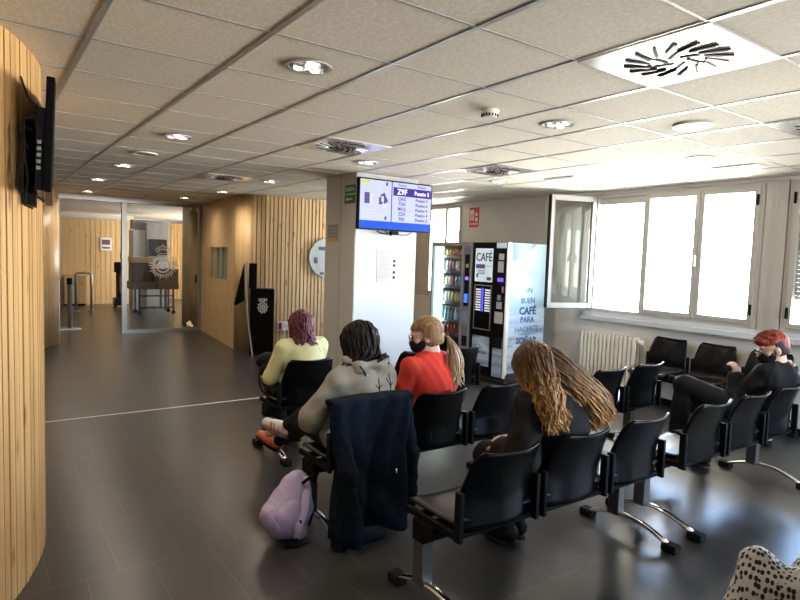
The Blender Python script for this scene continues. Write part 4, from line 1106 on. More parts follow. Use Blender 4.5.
def rotm(yw, pt=0, rl=0):
    """columns: right, forward, up ; yaw 0 faces +y, positive turns to the left (-x)"""
    return np.array((Matrix.Rotation(yw, 3, 'Z') @ Matrix.Rotation(pt, 3, 'X') @ Matrix.Rotation(rl, 3, 'Y')))
def hand_prims(wr, d, nrm, side=1, curl=.6, thumb=.7, s=1.):
    """wrist, finger direction, back-of-hand normal, side=+1 thumb towards d x nrm"""
    d = unit(d); nrm = unit(np.array(nrm)-d*np.dot(nrm, d)); lat = np.cross(d, nrm)*side
    pr = []; c = wr+d*.045*s
    R = np.stack([lat, d, nrm], 1)
    pr.append(('e', c, (.037*s, .048*s, .016*s), R, .012)); pr.append(('c', wr-d*.03, .024*s, wr+d*.02, .024*s, .015))
    for i, (o, L) in enumerate(((.029, .066), (.010, .075), (-.010, .070), (-.028, .055))):
        p = wr+d*.082*s+lat*o*s; dirv = d; rad = .0095*s
        for j, f in enumerate((.45, .32, .27)):
            ang = curl*(.55+.45*j)
            dirv = unit(dirv*math.cos(ang)-nrm*math.sin(ang)); q = p+dirv*L*f*s*1.05
            pr.append(('c', p, rad, q, rad*.93, .004)); p = q; rad *= .93
    p = wr+d*.02*s+lat*.03*s; q = p+unit(d*.7+lat*.75-nrm*.35)*.038*s; q2 = q+unit(d*.9-nrm*thumb)*.036*s
    pr.append(('c', p, .014*s, q, .0115*s, .01)); pr.append(('c', q, .0115*s, q2, .009*s, .005))
    return pr
def head_prims(c, R):
    f = lambda x, y, z: c+R @ V3(x, y, z)
    pr = [('e', f(0, -.012, .022), (.074, .093, .088), R, .02), ('e', f(0, .028, -.035), (.056, .062, .075), R, .03),
          ('c', f(0, .085, .010), .009, f(0, .108, -.022), .013, .012), ('e', f(0, .075, -.062), (.026, .016, .010), R, .012),
          ('e', f(0, .070, -.092), (.022, .018, .018), R, .015), ('e', f(0, .078, .036), (.045, .012, .010), R, .012)]
    for s_ in (-1, 1):
        pr.append(('e', f(s_*.076, -.005, -.012), (.009, .020, .031), R, .006))
        pr.append(('e', f(s_*.045, .055, -.018), (.02, .02, .018), R, .015))
        pr.append(('-e', f(s_*.031, .097, .012), (.017, .012, .012), R, .008))
    return pr
def face_bits(c, R, parent, glasses=False, mask=False):
    f = lambda x, y, z: c+R @ V3(x, y, z)
    for s_ in (-1, 1):
        bm = BM(); bmesh.ops.create_uvsphere(bm, u_segments=10, v_segments=8, radius=.0115, matrix=Matrix.Translation(Vector(f(s_*.031, .080, .012))))
        build('eye', bm, mat('eye', (.12, .08, .05), .2), parent, True)
    if glasses:
        bm = BM()
        for s_ in (-1, 1):
            tube(bm, [f(s_*.034+.024*math.cos(a), .104, .010+.019*math.sin(a)) for a in [2*PI*k/14 for k in range(14)]], .0022, 5, closed=True)
            tube(bm, [f(s_*.058, .103, .016), f(s_*.074, .075, .014), f(s_*.080, .0, .010), f(s_*.078, -.015, -.005)], .002, 5)
        tube(bm, [f(-.010, .104, .014), f(.010, .104, .014)], .002, 5)
        g = build('glasses', bm, mat('glasses_metal', (.45, .45, .46), .25, .8), parent)
        bm = BM()
        for s_ in (-1, 1):
            v = [bm.verts.new(f(s_*.034+.023*math.cos(a), .104, .010+.018*math.sin(a))) for a in [2*PI*k/14 for k in range(14)]]; bm.faces.new(v)
        build('lens', bm, glass_mat('lens_glass', (.9, .92, .95), .35), g)
    if mask:
        o = sdf_obj('face_mask', [('e', f(0, .044, -.048), (.063, .066, .060), R, .01), ('c', f(0, .098, -.03), .013, f(0, .090, -.055), .016, .03), ('c', f(-.06, .03, -.03), .012, f(.06, .03, -.03), .012, .03)],
                    mat('mask_black', (.012, .012, .014), .7, spec=.12), parent, h=.005, k=.02,
                    cuts=[lambda X, Y, Z: -(((X-c[0])*R[0, 1]+(Y-c[1])*R[1, 1]+(Z-c[2])*R[2, 1])-.004), lambda X, Y, Z: ((X-c[0])*R[0, 2]+(Y-c[1])*R[1, 2]+(Z-c[2])*R[2, 2])-.0])
        bm = BM()
        for s_ in (-1, 1):
            tube(bm, [f(s_*.056, .04, -.025), f(s_*.075, .005, .005), f(s_*.088, -.012, -.010), f(s_*.072, .01, -.045), f(s_*.055, .035, -.075)], .0018, 5)
        build('ear_loop', bm, mat('loop_black', (.01, .01, .01), .7), o)
def bez(P, n):
    P = [np.array(p, float) for p in P]; out = []
    for i in range(n+1):
        t = i/n; Q = P
        while len(Q) > 1: Q = [a*(1-t)+b*t for a, b in zip(Q, Q[1:])]
        out.append(Q[0])
    return out
def hair_mat(name, c1, c2, c3=None, z0=0, z1=1, spec=.35):
    m, t, b = newmat(name)
    tcn = N(t, 'ShaderNodeTexCoord'); mp = N(t, 'ShaderNodeMapping'); mp.inputs['Scale'].default_value = (70, 70, 9); t.links.new(tcn.outputs['Object'], mp.inputs[0])
    n = N(t, 'ShaderNodeTexNoise'); n.inputs['Scale'].default_value = 1; n.inputs['Detail'].default_value = 3; t.links.new(mp.outputs[0], n.inputs['Vector'])
    r = N(t, 'ShaderNodeValToRGB'); r.color_ramp.elements[0].position = .35; r.color_ramp.elements[1].position = .65
    r.color_ramp.elements[0].color = (*c1, 1); r.color_ramp.elements[1].color = (*c2, 1); t.links.new(n.outputs['Fac'], r.inputs[0])
    last = r.outputs[0]
    if c3:   # dyed lengths
        s_ = N(t, 'ShaderNodeSeparateXYZ'); t.links.new(tcn.outputs['Object'], s_.inputs[0])
        mr = N(t, 'ShaderNodeMapRange'); mr.inputs[1].default_value = z0; mr.inputs[2].default_value = z1; mr.inputs[3].default_value = 1; mr.inputs[4].default_value = 0
        t.links.new(s_.outputs['Z'], mr.inputs[0])
        r2_ = N(t, 'ShaderNodeValToRGB'); r2_.color_ramp.elements[0].position = .38; r2_.color_ramp.elements[1].position = .60
        r2_.color_ramp.elements[0].color = (*[x*.45 for x in c3], 1); r2_.color_ramp.elements[1].color = (*c3, 1); t.links.new(n.outputs['Fac'], r2_.inputs[0])
        mx = N(t, 'ShaderNodeMix'); mx.data_type = 'RGBA'; t.links.new(mr.outputs[0], mx.inputs[0]); t.links.new(last, mx.inputs[6]); t.links.new(r2_.outputs[0], mx.inputs[7]); last = mx.outputs[2]
    t.links.new(last, b.inputs['Base Color']); b.inputs['Roughness'].default_value = .5; b.inputs['Specular IOR Level'].default_value = spec
    return m
def strands(name, c, R, az, el, targets, n, m, parent, wave=.006, wf=16, rad=.0045, mid=None, seed=3, vol=.02, steps=14):
    """locks from the scalp. az,el ranges (degrees; az 0 = back of head, + = head's right). targets: (center, spread, az_low, az_high)"""
    rn = random.Random(seed); bm = BM()
    def scalp(a, e, g):
        a, e = math.radians(a), math.radians(e)
        v = V3(math.sin(a)*math.cos(e)*(.078+g), -math.cos(a)*math.cos(e)*(.098+g)-.012, math.sin(e)*(.092+g)+.022)
        return c+R @ v
    for i in range(n):
        a = rn.uniform(*az); e = rn.uniform(*el)
        c_ = [t for t in targets if t[2] <= a <= t[3]] or targets
        T, sprd = rn.choice(c_)[:2]
        T = np.array(T)+np.array([rn.uniform(-1, 1)*q for q in sprd])
        g = rn.uniform(.002, vol)
        p0 = scalp(a, e, .0); p1 = scalp(a, max(-10, e*.5), g+.006); p2 = scalp(a, -35, g+.012)
        P = [p0, p1, p2]
        if mid is not None: P.append(np.array(mid[0])*.0+p2*.5+T*.5+np.array([rn.uniform(-1, 1)*q for q in mid[1]])+np.array(mid[0]))
        P.append(T)
        B = bez([P[0], P[1], P[1], P[2]], 6)[:-1]+bez([P[2]]+[P[2]+(P[2]-P[1])*.5]+P[3:], steps-6)
        ph = rn.uniform(0, 6.28); ph2 = rn.uniform(0, 6.28); out = []
        L = len(B)
        for j, p in enumerate(B):
            t = j/(L-1); amp = wave*max(0, (t-.25))*1.5
            out.append(p+V3(math.sin(t*wf+ph)*amp, math.sin(t*wf*.8+ph2)*amp*.7, 0))
        rr = [rad*rn.uniform(.7, 1.2)*(1 if j < L*.75 else 1-.75*(j-L*.75)/(L*.25)) for j in range(L)]
        tube(bm, out, rr, 5, flat=(1.5, .7))
    return build(name, bm, m, parent, True)
def scalp_cap(c, R, m, parent, name='hair', g=.012, low=-.06, front=.05, h=.006):
    f = lambda x, y, z: c+R @ V3(x, y, z)
    def dotc(i): return lambda X, Y, Z: (X-c[0])*R[0, i]+(Y-c[1])*R[1, i]+(Z-c[2])*R[2, i]
    F_, U_ = dotc(1), dotc(2)
    return sdf_obj(name, [('e', f(0, -.014, .024), (.074+g, .094+g, .090+g), R, .01), ('e', f(0, -.045, -.035), (.060+g, .055+g, .06+g), R, .03)], m, parent, h=h,
                   cuts=[lambda X, Y, Z: np.minimum(F_(X, Y, Z)-front, 0.9)*1.0 if False else np.minimum(F_(X, Y, Z)-.005, .055-U_(X, Y, Z)),
                         lambda X, Y, Z: low-U_(X, Y, Z)], wrinkle=.002, wf=40)
def limb(a, ra, b, rb, k=.02): return ('c', np.array(a), ra, np.array(b), rb, k)
SKIN = mat('skin', (.60, .36, .26), .5, noise=.06, nscale=18)
def seat_cut(by):
    def cut(X, Y, Z):
        yb = by+.073-.085*np.clip((Z-.553)/.237, 0, 1)**1.4+.022
        d1 = np.where((Z < .80) & (Z > .39), yb-Y+0*Z, -1.)
        d2 = np.where((Y < by+.485) & (Z > .39), .468-Z+0*Y, -1.)
        return np.maximum(d1, d2)+0*X
    return cut
def figure(label, base, J, hair_parent=None, hands=True, skin=None):
    """J: joints in world coordinates. builds the continuous body"""
    root = empty('person', (base[0], base[1], 0), label, 'person')
    R = J['R']; pr = head_prims(J['head'], R)
    pr += [limb(J['head']+R @ V3(0, -.02, -.06), .052, J['neck'], .056), limb(J['neck'], .06, J['chest'], .12, .05),
           ('e', J['chest'], (.165, .105, .14), J.get('RT'), .05), ('e', J['pelvis'], (.165, .125, .12), None, .05), limb(J['chest'], .11, J['pelvis'], .12, .05)]
    for s_ in 'LR':
        pr += [limb(J['neck'], .05, J['sh'+s_], .052, .03), limb(J['sh'+s_], .050, J['el'+s_], .036), limb(J['el'+s_], .036, J['wr'+s_], .024)]
        sgn = -1 if s_ == 'L' else 1
        d = J.get('hd'+s_); d = unit(J['wr'+s_]-J['el'+s_]) if d is None else unit(d)
        pr += hand_prims(J['wr'+s_]+d*.01, d, J.get('hn'+s_, V3(0, 0, 1)), side=J.get('hs'+s_, -sgn), curl=J.get('hc'+s_, .45), s=J.get('hs_', 1.))
        pr += [limb(J['pelvis']+V3(sgn*.09, .0, 0)@np.eye(3), .095, J['kn'+s_], .058, .03), limb(J['kn'+s_], .055, J['an'+s_], .036), limb(J['an'+s_], .036, J['to'+s_], .028)]
    body = sdf_obj('body', pr, skin or SKIN, root, h=.0065, k=.02, cuts=[seat_cut(base[1])])
    J['by'] = base[1]
    return root, body
def top_garment(name, root, J, m, g=.016, sleeve=1.0, low=.02, wrinkle=.006, hood=False, neckr=.07, h=.008, seed=3, extra=(), cutneck=True, loose=0.):
    pr = [limb(J['neck']+V3(0, 0, -.03), .062+g, J['chest'], .125+g, .06), ('e', J['chest'], (.168+g, .112+g, .15+g), J.get('RT'), .05),
          ('e', J['pelvis']+V3(0, 0, low), (.17+g+loose, .135+g, .13), None, .06), limb(J['chest'], .115+g+loose, J['pelvis']+V3(0, 0, low), .125+g+loose, .05)]
    for s_ in 'LR':
        e = J['el'+s_]; w_ = J['wr'+s_]
        pr += [limb(J['neck']+V3(0, 0, -.03), .045+g, J['sh'+s_], .044+g, .07), limb(J['sh'+s_], .047+g, e if sleeve >= .5 else J['sh'+s_]+(e-J['sh'+s_])*sleeve*2, .045+g+loose*.3, .03)]
        if sleeve > .5:
            t = (sleeve-.5)*2; pr.append(limb(e, .043+g+loose*.3, e+(w_-e)*t*.96, .033+g, .02))
    pr += list(extra)
    c = [seat_cut(J['by'])]
    if cutneck: c.append(lambda X, Y, Z: (neckr*.75-np.sqrt((X-J['neck'][0])**2+(Y-J['neck'][1])**2+((Z-J['neck'][2]-.06))**2)))
    return sdf_obj(name, pr, m, root, h=h, wrinkle=wrinkle, seed=seed, cuts=c)
def trousers(root, J, m, g=.014, stop=.94, wrinkle=.005, name='trousers', seed=5, h=.009):
    pr = [('e', J['pelvis']+V3(0, 0, -.01), (.17+g, .13+g, .115), None, .05)]
    for s_ in 'LR':
        sgn = -1 if s_ == 'L' else 1
        pr += [limb(J['pelvis']+V3(sgn*.09, 0, 0), .095+g, J['kn'+s_], .060+g, .03), limb(J['kn'+s_], .058+g, J['kn'+s_]+(J['an'+s_]-J['kn'+s_])*stop, .040+g, .02)]
    return sdf_obj(name, pr, m, root, h=h, wrinkle=wrinkle, seed=seed, cuts=[seat_cut(J['by'])])
def shoe(root, an, to, m, sole_m, up=V3(0, 0, 1), stripes=None, nm='shoe', q_=1.):
    d = unit(to-an-up*np.dot(to-an, up)); h0 = an-up*.0
    o = sdf_obj(nm, [limb(h0-d*.02*q_, .046*q_, h0+(d*.06-up*.02)*q_, .044*q_, .03), limb(h0+(d*.06-up*.02)*q_, .042*q_, h0+(d*.165-up*.035)*q_, .034*q_, .03), limb(h0-(d*.02+up*.02)*q_, .04*q_, h0+(d*.16-up*.04)*q_, .034*q_, .02)], m, root, h=.007,
                cuts=[lambda X, Y, Z: -(((X-h0[0])*up[0]+(Y-h0[1])*up[1]+(Z-h0[2])*up[2])+.062*q_)])
    lat = np.cross(d, up)
    R = np.stack([lat, d, up], 1)
    s_ = sdf_obj('sole', [('e', h0+(d*.07-up*.065)*q_, (.048*q_, .14*q_, .022), R, .01)], sole_m, o, h=.007,
                 cuts=[lambda X, Y, Z: (((X-h0[0])*up[0]+(Y-h0[1])*up[1]+(Z-h0[2])*up[2])+.058*q_)])
    if stripes:
        bm = BM()
        for q in (.03, .06, .09):
            for sd in (-1, 1): tube(bm, [h0+(d*q+lat*sd*.044-up*.052)*q_, h0+(d*(q+.015)+lat*sd*.047-up*.025)*q_, h0+(d*(q+.03)+lat*sd*.036+up*.004)*q_], .0075, 5)
        build('stripe', bm, stripes, o)
    return o
def joints(base, rot=0., **kw):
    """default upright seated pose; kw values are local offsets (x right, y forward, z height)"""
    D = dict(pelvis=(0, .20, .555), chest=(0, .17, .84), neck=(0, .175, .985), head=(0, .215, 1.12),
             shL=(-.165, .17, .945), shR=(.165, .17, .945), elL=(-.22, .28, .70), elR=(.22, .28, .70), wrL=(-.10, .46, .66), wrR=(.10, .46, .66),
             knL=(-.10, .60, .54), knR=(.10, .60, .54), anL=(-.11, .66, .09), anR=(.11, .66, .09), toL=(-.11, .80, .045), toR=(.11, .80, .045))
    D.update({k: v for k, v in kw.items() if k in D})
    J = {}
    c, s_ = math.cos(rot), math.sin(rot)
    for k, v in D.items(): J[k] = V3(base[0]+c*v[0]-s_*v[1], base[1]+s_*v[0]+c*v[1], v[2])
    J['R'] = rotm(rot+kw.get('hyaw', 0), kw.get('hpitch', 0), kw.get('hroll', 0)); J['RT'] = rotm(rot)
    for k in kw:
        if k[:2] in ('hd', 'hn') and k not in ('hyaw',) and isinstance(kw[k], (tuple, list, np.ndarray)): J[k] = V3(*kw[k])
        if k[:2] in ('hc', 'hs'): J[k] = kw[k]
    return J

# ---- person in the yellow shirt (far row)
BY = (2.125, 4.15)
J = joints(BY, .05, pelvis=(0, .24, .55), chest=(0, .18, .78), neck=(0, .17, .90), head=(0, .20, 1.045), shL=(-.165, .18, .865), shR=(.165, .17, .875),
           elL=(-.245, .22, .64), elR=(.22, .30, .66), wrL=(-.19, .42, .60), wrR=(.08, .46, .62), hpitch=-.25, hyaw=-.05,
           knL=(-.08, .56, .54), anL=(-.03, .40, .10), toL=(-.03, .52, .045), knR=(.10, .58, .54), anR=(.10, .42, .10), toR=(.10, .55, .045))
root, body = figure('person with wavy burgundy hair and pale yellow shirt, seated in the far row', BY, J)
top_garment('shirt', root, J, mat('shirt_yellow', (.66, .66, .36), .8, noise=.05, nscale=6), g=.017, sleeve=.62, wrinkle=.009, seed=4)
trousers(root, J, mat('jeans_dark', (.02, .022, .028), .8))
for s_ in 'LR': shoe(root, J['an'+s_], J['to'+s_], M['matte'], M['rubber'])
hm = hair_mat('hair_burgundy', (.035, .008, .014), (.17, .035, .05), (.20, .07, .13), .88, 1.02)
cap = scalp_cap(J['head'], J['R'], hm, root, low=-.09)
h = J['head']
strands('lock', h, J['R'], (-120, 120), (-20, 88), [((h[0]-.06, h[1]-.085, .835), (.05, .03, .05), -130, 0), ((h[0]+.06, h[1]-.085, .84), (.06, .03, .05), 0, 130)], 420, hm, cap, wave=.018, wf=22, rad=.0062, seed=5, vol=.022)
# ---- person in the grey hoodie
BH = (1.83, 2.80)
J = joints(BH, .0, chest=(.035, .20, .81), neck=(.03, .21, .95), head=(.045, .26, 1.10), shL=(-.125, .20, .885), shR=(.205, .20, .885), pelvis=(0, .22, .55),
           elL=(-.265, .25, .67), elR=(.23, .26, .67), wrL=(-.14, .45, .62), wrR=(.06, .46, .64), hpitch=-.35,
           knL=(-.11, .62, .52), anL=(-.17, .94, .33), toL=(-.235, 1.05, .33), knR=(-.02, .60, .66), anR=(-.185, .77, .47), toR=(-.265, .86, .42), hyaw=.05)
root, body = figure('person with dark hair in a grey hoodie, sitting with crossed legs', BH, J)
HM = mat('hoodie_grey', (.28, .27, .24), .9, noise=.04, nscale=5, bump=.15, bscale=300)
hn = J['neck']
hd = top_garment('hoodie', root, J, HM, g=.026, sleeve=.98, wrinkle=.017, seed=7, loose=.02, cutneck=False,
                 extra=[limb(hn+V3(-.075, -.045, .0), .035, hn+V3(.0, -.085, -.055), .045, .03), limb(hn+V3(.075, -.045, .0), .035, hn+V3(.0, -.085, -.055), .045, .03), limb(hn+V3(0, -.05, .0), .05, hn+V3(0, -.06, -.05), .06, .03)])
hood = sdf_obj('hood', [limb(hn+V3(-.10, .0, .05), .026, hn+V3(-.055, -.085, .025), .028, .02), limb(hn+V3(-.055, -.085, .025), .028, hn+V3(.06, -.105, .028), .028, .02), limb(hn+V3(.06, -.105, .028), .028, hn+V3(.150, -.055, .050), .020, .02),
                        limb(hn+V3(-.05, -.085, -.005), .042, hn+V3(.02, -.105, -.065), .045, .03), limb(hn+V3(.09, -.080, .0), .040, hn+V3(.02, -.105, -.065), .045, .03)], HM, hd, h=.007, wrinkle=.006, wf=36)
bm = BM(); tube(bm, [hn+V3(.04, -.128, .052), hn+V3(.10, -.10, .068), hn+V3(.160, -.06, .068), hn+V3(.168, -.055, .045), hn+V3(.158, -.065, .02)], .007, 6); build('hood_cord', bm, M['matte'], hd); bm = BM(); tube(bm, [hn+V3(-.075, -.118, .035), hn+V3(-.05, -.13, .0), hn+V3(-.04, -.135, -.035)], .005, 6)
build('hood_edge', bm, M['matte'], hd)
trousers(root, J, mat('leggings_black', (.010, .010, .011), .75, spec=.12), g=.006, stop=.90)
CORAL = mat('coral', (.62, .16, .11), .6); WHT = mat('shoe_white', (.7, .7, .68), .6)
shoe(root, J['anR'], J['toR'], WHT, mat('sole_grey', (.22, .21, .20), .7), up=unit(V3(.25, -.35, 1)), stripes=CORAL, nm='shoe', q_=.82)
shoe(root, J['anL'], J['toL'], CORAL, M['rubber'], up=unit(V3(.3, -.3, 1)), q_=.82)
hm = hair_mat('hair_dark', (.004, .003, .003), (.014, .008, .007), spec=.18)
cap = scalp_cap(J['head'], J['R'], hm, root, low=-.10, g=.016)
h = J['head']
strands('lock', h, J['R'], (-140, 140), (-20, 88), [((h[0]-.125, h[1]-.07, .925), (.035, .03, .035), -150, -10), ((h[0]-.06, h[1]-.10, .985), (.03, .015, .02), -60, 30), ((h[0]+.085, h[1]-.05, 1.00), (.025, .03, .02), 20, 150)], 460, hm, cap, wave=.010, wf=12, rad=.0055, seed=8, vol=.04)
def on_surface(o, x, z, y0):
    """y of the first surface of mesh object o met going +y from y0 (world coordinates x,z)"""
    pw = ROOT[o.name]; inv = pw.inverted()
    ok, loc, nrm, _ = o.ray_cast(inv @ Vector((x, y0, z)), inv.to_3x3() @ Vector((0, 1, 0)))
    return (pw @ loc).y if ok else None
bpy.context.view_layer.update()
bm = BM()
def twig(pts, r):
    out = []
    for x, z in pts:
        y = on_surface(hd, x, z, 2.4); out.append((x, (y if y else 2.86)-.001, z))
    # densify
    dd = []
    for a, b in zip(out, out[1:]):
        for q in range(3):
            x = a[0]+(b[0]-a[0])*q/3; z = a[2]+(b[2]-a[2])*q/3; y = on_surface(hd, x, z, 2.4) or a[1]; dd.append((x, y-.001, z))
    dd.append(out[-1])
    tube(bm, dd, [r*(1-.5*i/len(dd)) for i in range(len(dd))], 6)
for ox, f in ((1.885, 1), (1.985, 1.25)):
    zb = .80
    twig([(ox-.03, zb-.01), (ox, zb+.03), (ox+.005, zb+.06), (ox+.012, zb+.06+.05*f)], .0055)
    twig([(ox+.003, zb+.05), (ox-.022, zb+.08*f)], .004); twig([(ox+.005, zb+.06), (ox+.035, zb+.07)], .004)
twig([(1.89, .79), (1.93, .805), (1.98, .80), (2.02, .81)], .006)
build('twig_print', bm, mat('print_darkgrey', (.03, .028, .022), .8), hd)
# ---- person in red
BR_ = (2.36, 2.80)
J = joints(BR_, .12, chest=(.055, .20, .83), neck=(.055, .205, .975), head=(.035, .235, 1.115), shL=(-.115, .20, .915), shR=(.225, .17, .925), hyaw=.80, hpitch=-.30,
           elL=(-.185, .26, .67), elR=(.265, .26, .68), wrL=(-.11, .44, .72), wrR=(.0, .47, .70), hcL=.9, hcR=.6, hdL=(.1, .6, .4))
root, body = figure('person in a red sweater with a blond ponytail, glasses and black mask', BR_, J, skin=mat('skin_fair', (.66, .43, .34), .5))
face_bits(J['head'], J['R'], root, True, True)
top_garment('sweater', root, J, mat('sweater_red', (.60, .035, .018), .85, noise=.08, nscale=8, bump=.15, bscale=250), g=.018, sleeve=.95, wrinkle=.011, seed=11)
sdf_obj('neck_warmer', [limb(J['neck']+V3(0, 0, .0), .066, J['neck']+V3(-.01, .01, .035), .058)], mat('collar', (.025, .025, .018), .8), root, h=.007, wrinkle=.003, wf=50)
trousers(root, J, mat('trousers_black', (.012, .012, .015), .8, spec=.12))
for s_ in 'LR': shoe(root, J['an'+s_], J['to'+s_], M['matte'], M['rubber'])
hm = hair_mat('hair_blond', (.16, .085, .035), (.36, .215, .10), (.62, .45, .27), .90, 1.05)
R = J['R']; h = J['head']; f = lambda x, y, z: h+R @ V3(x, y, z)
cap = scalp_cap(h, R, hm, root, low=-.075, g=.013)
bm = BM(); tie = f(.012, -.118, -.028)
rn = random.Random(4)
for i in range(300):   # hair combed back to the tie
    a = math.radians(rn.uniform(-165, 165)); e = math.radians(rn.uniform(-25, 85))
    p = lambda a, e, g: f(math.sin(a)*math.cos(e)*(.075+g), -math.cos(a)*math.cos(e)*(.095+g)-.013, math.sin(e)*(.09+g)+.022)
    if abs(a) > 2.0 and e < .5: continue
    P = [p(a*(1-t)+0*t, e*(1-t)+math.radians(-20)*t, .010+.006*math.sin(PI*t)) for t in [k/8 for k in range(9)]]
    P[-1] = tie+V3(rn.uniform(-.01, .01), rn.uniform(-.01, .01), rn.uniform(-.01, .01)); tube(bm, P, [.0034]*8+[.002], 5, flat=(1.4, .7))
build('lock', bm, hm, cap, True)
bm = BM()
end = V3(tie[0]+.035, tie[1]-.10, .845)
for i in range(130):
    q = V3(rn.gauss(0, .024), rn.gauss(0, .018), rn.uniform(-.05, .03)); m_ = V3(rn.gauss(0, .028), rn.gauss(0, .02), 0)
    P = bez([tie, tie+V3(.02, -.045, .01), (tie+end)/2+V3(.02, -.03, .02)+m_, end+V3(-.005, .0, .05)+m_, end+q], 11)
    ph = rn.uniform(0, 6); P = [p_+V3(math.sin(j*.9+ph)*.003, 0, 0) for j, p_ in enumerate(P)]
    tube(bm, P, [.0045]*9+[.004, .003, .001], 5, flat=(1.4, .7))
build('ponytail', bm, hm, cap, True)
bm = BM(); tube(bm, [tie+V3(.022*math.cos(a), -.01+.0*a, .022*math.sin(a)) for a in [2*PI*k/12 for k in range(12)]], .006, 6, closed=True); build('hair_tie', bm, M['matte'], cap)
wl_ = (J['wrL']+J['wrR'])/2
ph = empty('phone', tuple(wl_+V3(-.04, .10, .05)), 'white phone held by the person in red', 'phone')
PM = Matrix.Translation(Vector(J['wrL']+V3(.03, .085, .075))) @ Matrix.Rotation(.5, 4, 'Z') @ Matrix.Rotation(-.7, 4, 'X')
bm = BM(); box(bm, -.037, .037, -.004, .004, -.075, .075, bev=.003, mtx=PM); build('case', bm, M['white'], ph)
bm = BM(); box(bm, -.034, .034, -.0052, -.004, -.070, .070, mtx=PM); build('display', bm, mat('phone_screen', (.3, .32, .36), .2, emit=(.3, .33, .4), es=.3), ph)
# ---- person with the long brown hair
BB = (2.44, 1.79)
J = joints(BB, .10, pelvis=(0, .22, .56), chest=(-.01, .20, .83), neck=(-.07, .22, .965), head=(-.125, .27, 1.085), shL=(-.20, .22, .895), shR=(.145, .19, .925), hyaw=.1, hpitch=-.55, hroll=.15,
           elL=(-.275, .19, .67), elR=(.235, .30, .68), wrL=(-.15, .42, .62), wrR=(.05, .48, .64), anL=(.03, .50, .10), anR=(.14, .52, .10), toL=(.04, .63, .045), toR=(.16, .66, .045), knL=(-.06, .60, .53))
root, body = figure('person with very long wavy brown and golden hair in a black jacket', BB, J)
top_garment('jacket', root, J, mat('jacket_black', (.016, .014, .014), .75, spec=.12, bump=.15, bscale=120), g=.034, sleeve=.97, wrinkle=.016, seed=13, loose=.02)
trousers(root, J, mat('trousers_dark', (.010, .010, .012), .8, spec=.12))
for s_ in 'LR': shoe(root, J['an'+s_], J['to'+s_], M['matte'], M['rubber'], nm='boot')
hm = hair_mat('hair_brown', (.03, .013, .006), (.14, .06, .022), (.50, .26, .08), .88, 1.12)
h = J['head']; cap = scalp_cap(h, J['R'], hm, root, low=-.09, g=.018)
B = V3(BB[0], BB[1], 0)
strands('lock', h, J['R'], (-130, -5), (-10, 88), [((B[0]-.19, B[1]+.045, .85), (.055, .02, .05), -140, 0)], 260, hm, cap, wave=.022, wf=20, rad=.0052, seed=15, vol=.03, steps=18, mid=((-.01, -.03, .0), (.02, .015, .02)))
# broad mass of hair sweeping over the right shoulder
A0 = h+V3(.02, -.03, .03); A1 = V3(B[0]+.155, B[1]+.075, .90)
sdf_obj('hair_mass', [limb(A0, .072, A1+V3(-.05, 0, .06), .042, .04), limb(A1+V3(-.05, 0, .06), .042, A1+V3(-.02, -.005, -.03), .035, .04)], hm, cap, h=.008, wrinkle=.008, wf=40, seed=5)
bm = BM(); rn = random.Random(16); R = J['R']
ax_ = unit(A1-A0); n1 = unit(np.cross(ax_, V3(0, 0, 1))); n2 = np.cross(n1, ax_)     # n1 towards the camera side or away
if n1[1] > 0: n1 = -n1
for i in range(1200):
    th = rn.uniform(0, 6.28)
    off = n1*math.cos(th)+(n2 if n2[2] > 0 else -n2)*math.sin(th)
    st = h+R @ V3(rn.uniform(-.05, .04), rn.uniform(-.075, .03), .108)+V3(0, 0, -.01)
    g = rn.uniform(.0, .018)
    p1 = A0+off*(.092+g)+ax_*rn.uniform(-.02, .05); p2 = A0+(A1-A0)*.55+off*(.088+g); 
    e = A1+off*(.070+g)*V3(1, 1, .4)+V3(rn.uniform(-.05, .05), rn.uniform(-.015, .015), rn.uniform(-.11, -.03))
    if e[1] < B[1]-.03: e[1] = B[1]-.03
    P = bez([st, p1, p1, p2, p2, e+V3(0, 0, .06), e], 17)
    ph = rn.uniform(0, 6.28)
    P = [p+V3(math.sin(j*1.1+ph), math.sin(j*.9+ph*2)*.5, math.sin(j*.8+ph)*.3)*.016*(j/17) for j, p in enumerate(P)]
    rr = [.0052*(1 if j < 13 else 1-.8*(j-13)/4) for j in range(18)]
    tube(bm, P, rr, 5, flat=(1.5, .7))
build('lock', bm, hm, cap, True)
# ---- person with short red hair (right edge)
BD = (4.74, 1.79)
J = joints(BD, .15, pelvis=(.02, .24, .55), chest=(.09, .15, .77), neck=(.09, .14, .90), head=(.06, .17, 1.035), shL=(-.05, .17, .86), shR=(.27, .12, .86), hyaw=.62, hpitch=-.35,
           elL=(-.10, .36, .64), elR=(.38, .20, .70), wrL=(-.045, .36, .81), wrR=(.27, .10, .90), hdL=(-.15, .25, .95), hnL=(-.3, -.9, .1), hs_=.82, hcL=1.3, hdR=(-.75, -.05, .45), hcR=.5,
           knL=(-.19, .68, .70), anL=(-.25, .70, .30), toL=(-.36, .78, .25), knR=(.12, .64, .55), anR=(.12, .62, .09), toR=(.12, .76, .045))
root, body = figure('person with short red hair, glasses, black mask and black clothes at the right edge', BD, J, skin=mat('skin_tan', (.56, .33, .23), .5))
face_bits(J['head'], J['R'], root, True, True)
BK = mat('shirt_black', (.010, .010, .011), .85, spec=.12)
top_garment('shirt', root, J, BK, g=.022, sleeve=.98, wrinkle=.014, seed=17, loose=.01, extra=[limb(J['chest']+V3(0, -.02, 0), .13, J['pelvis'], .14, .05)])
trousers(root, J, mat('jeans_black', (.009, .009, .010), .8, spec=.12), g=.018)
for s_ in 'LR': shoe(root, J['an'+s_], J['to'+s_], M['matte'], M['rubber'])
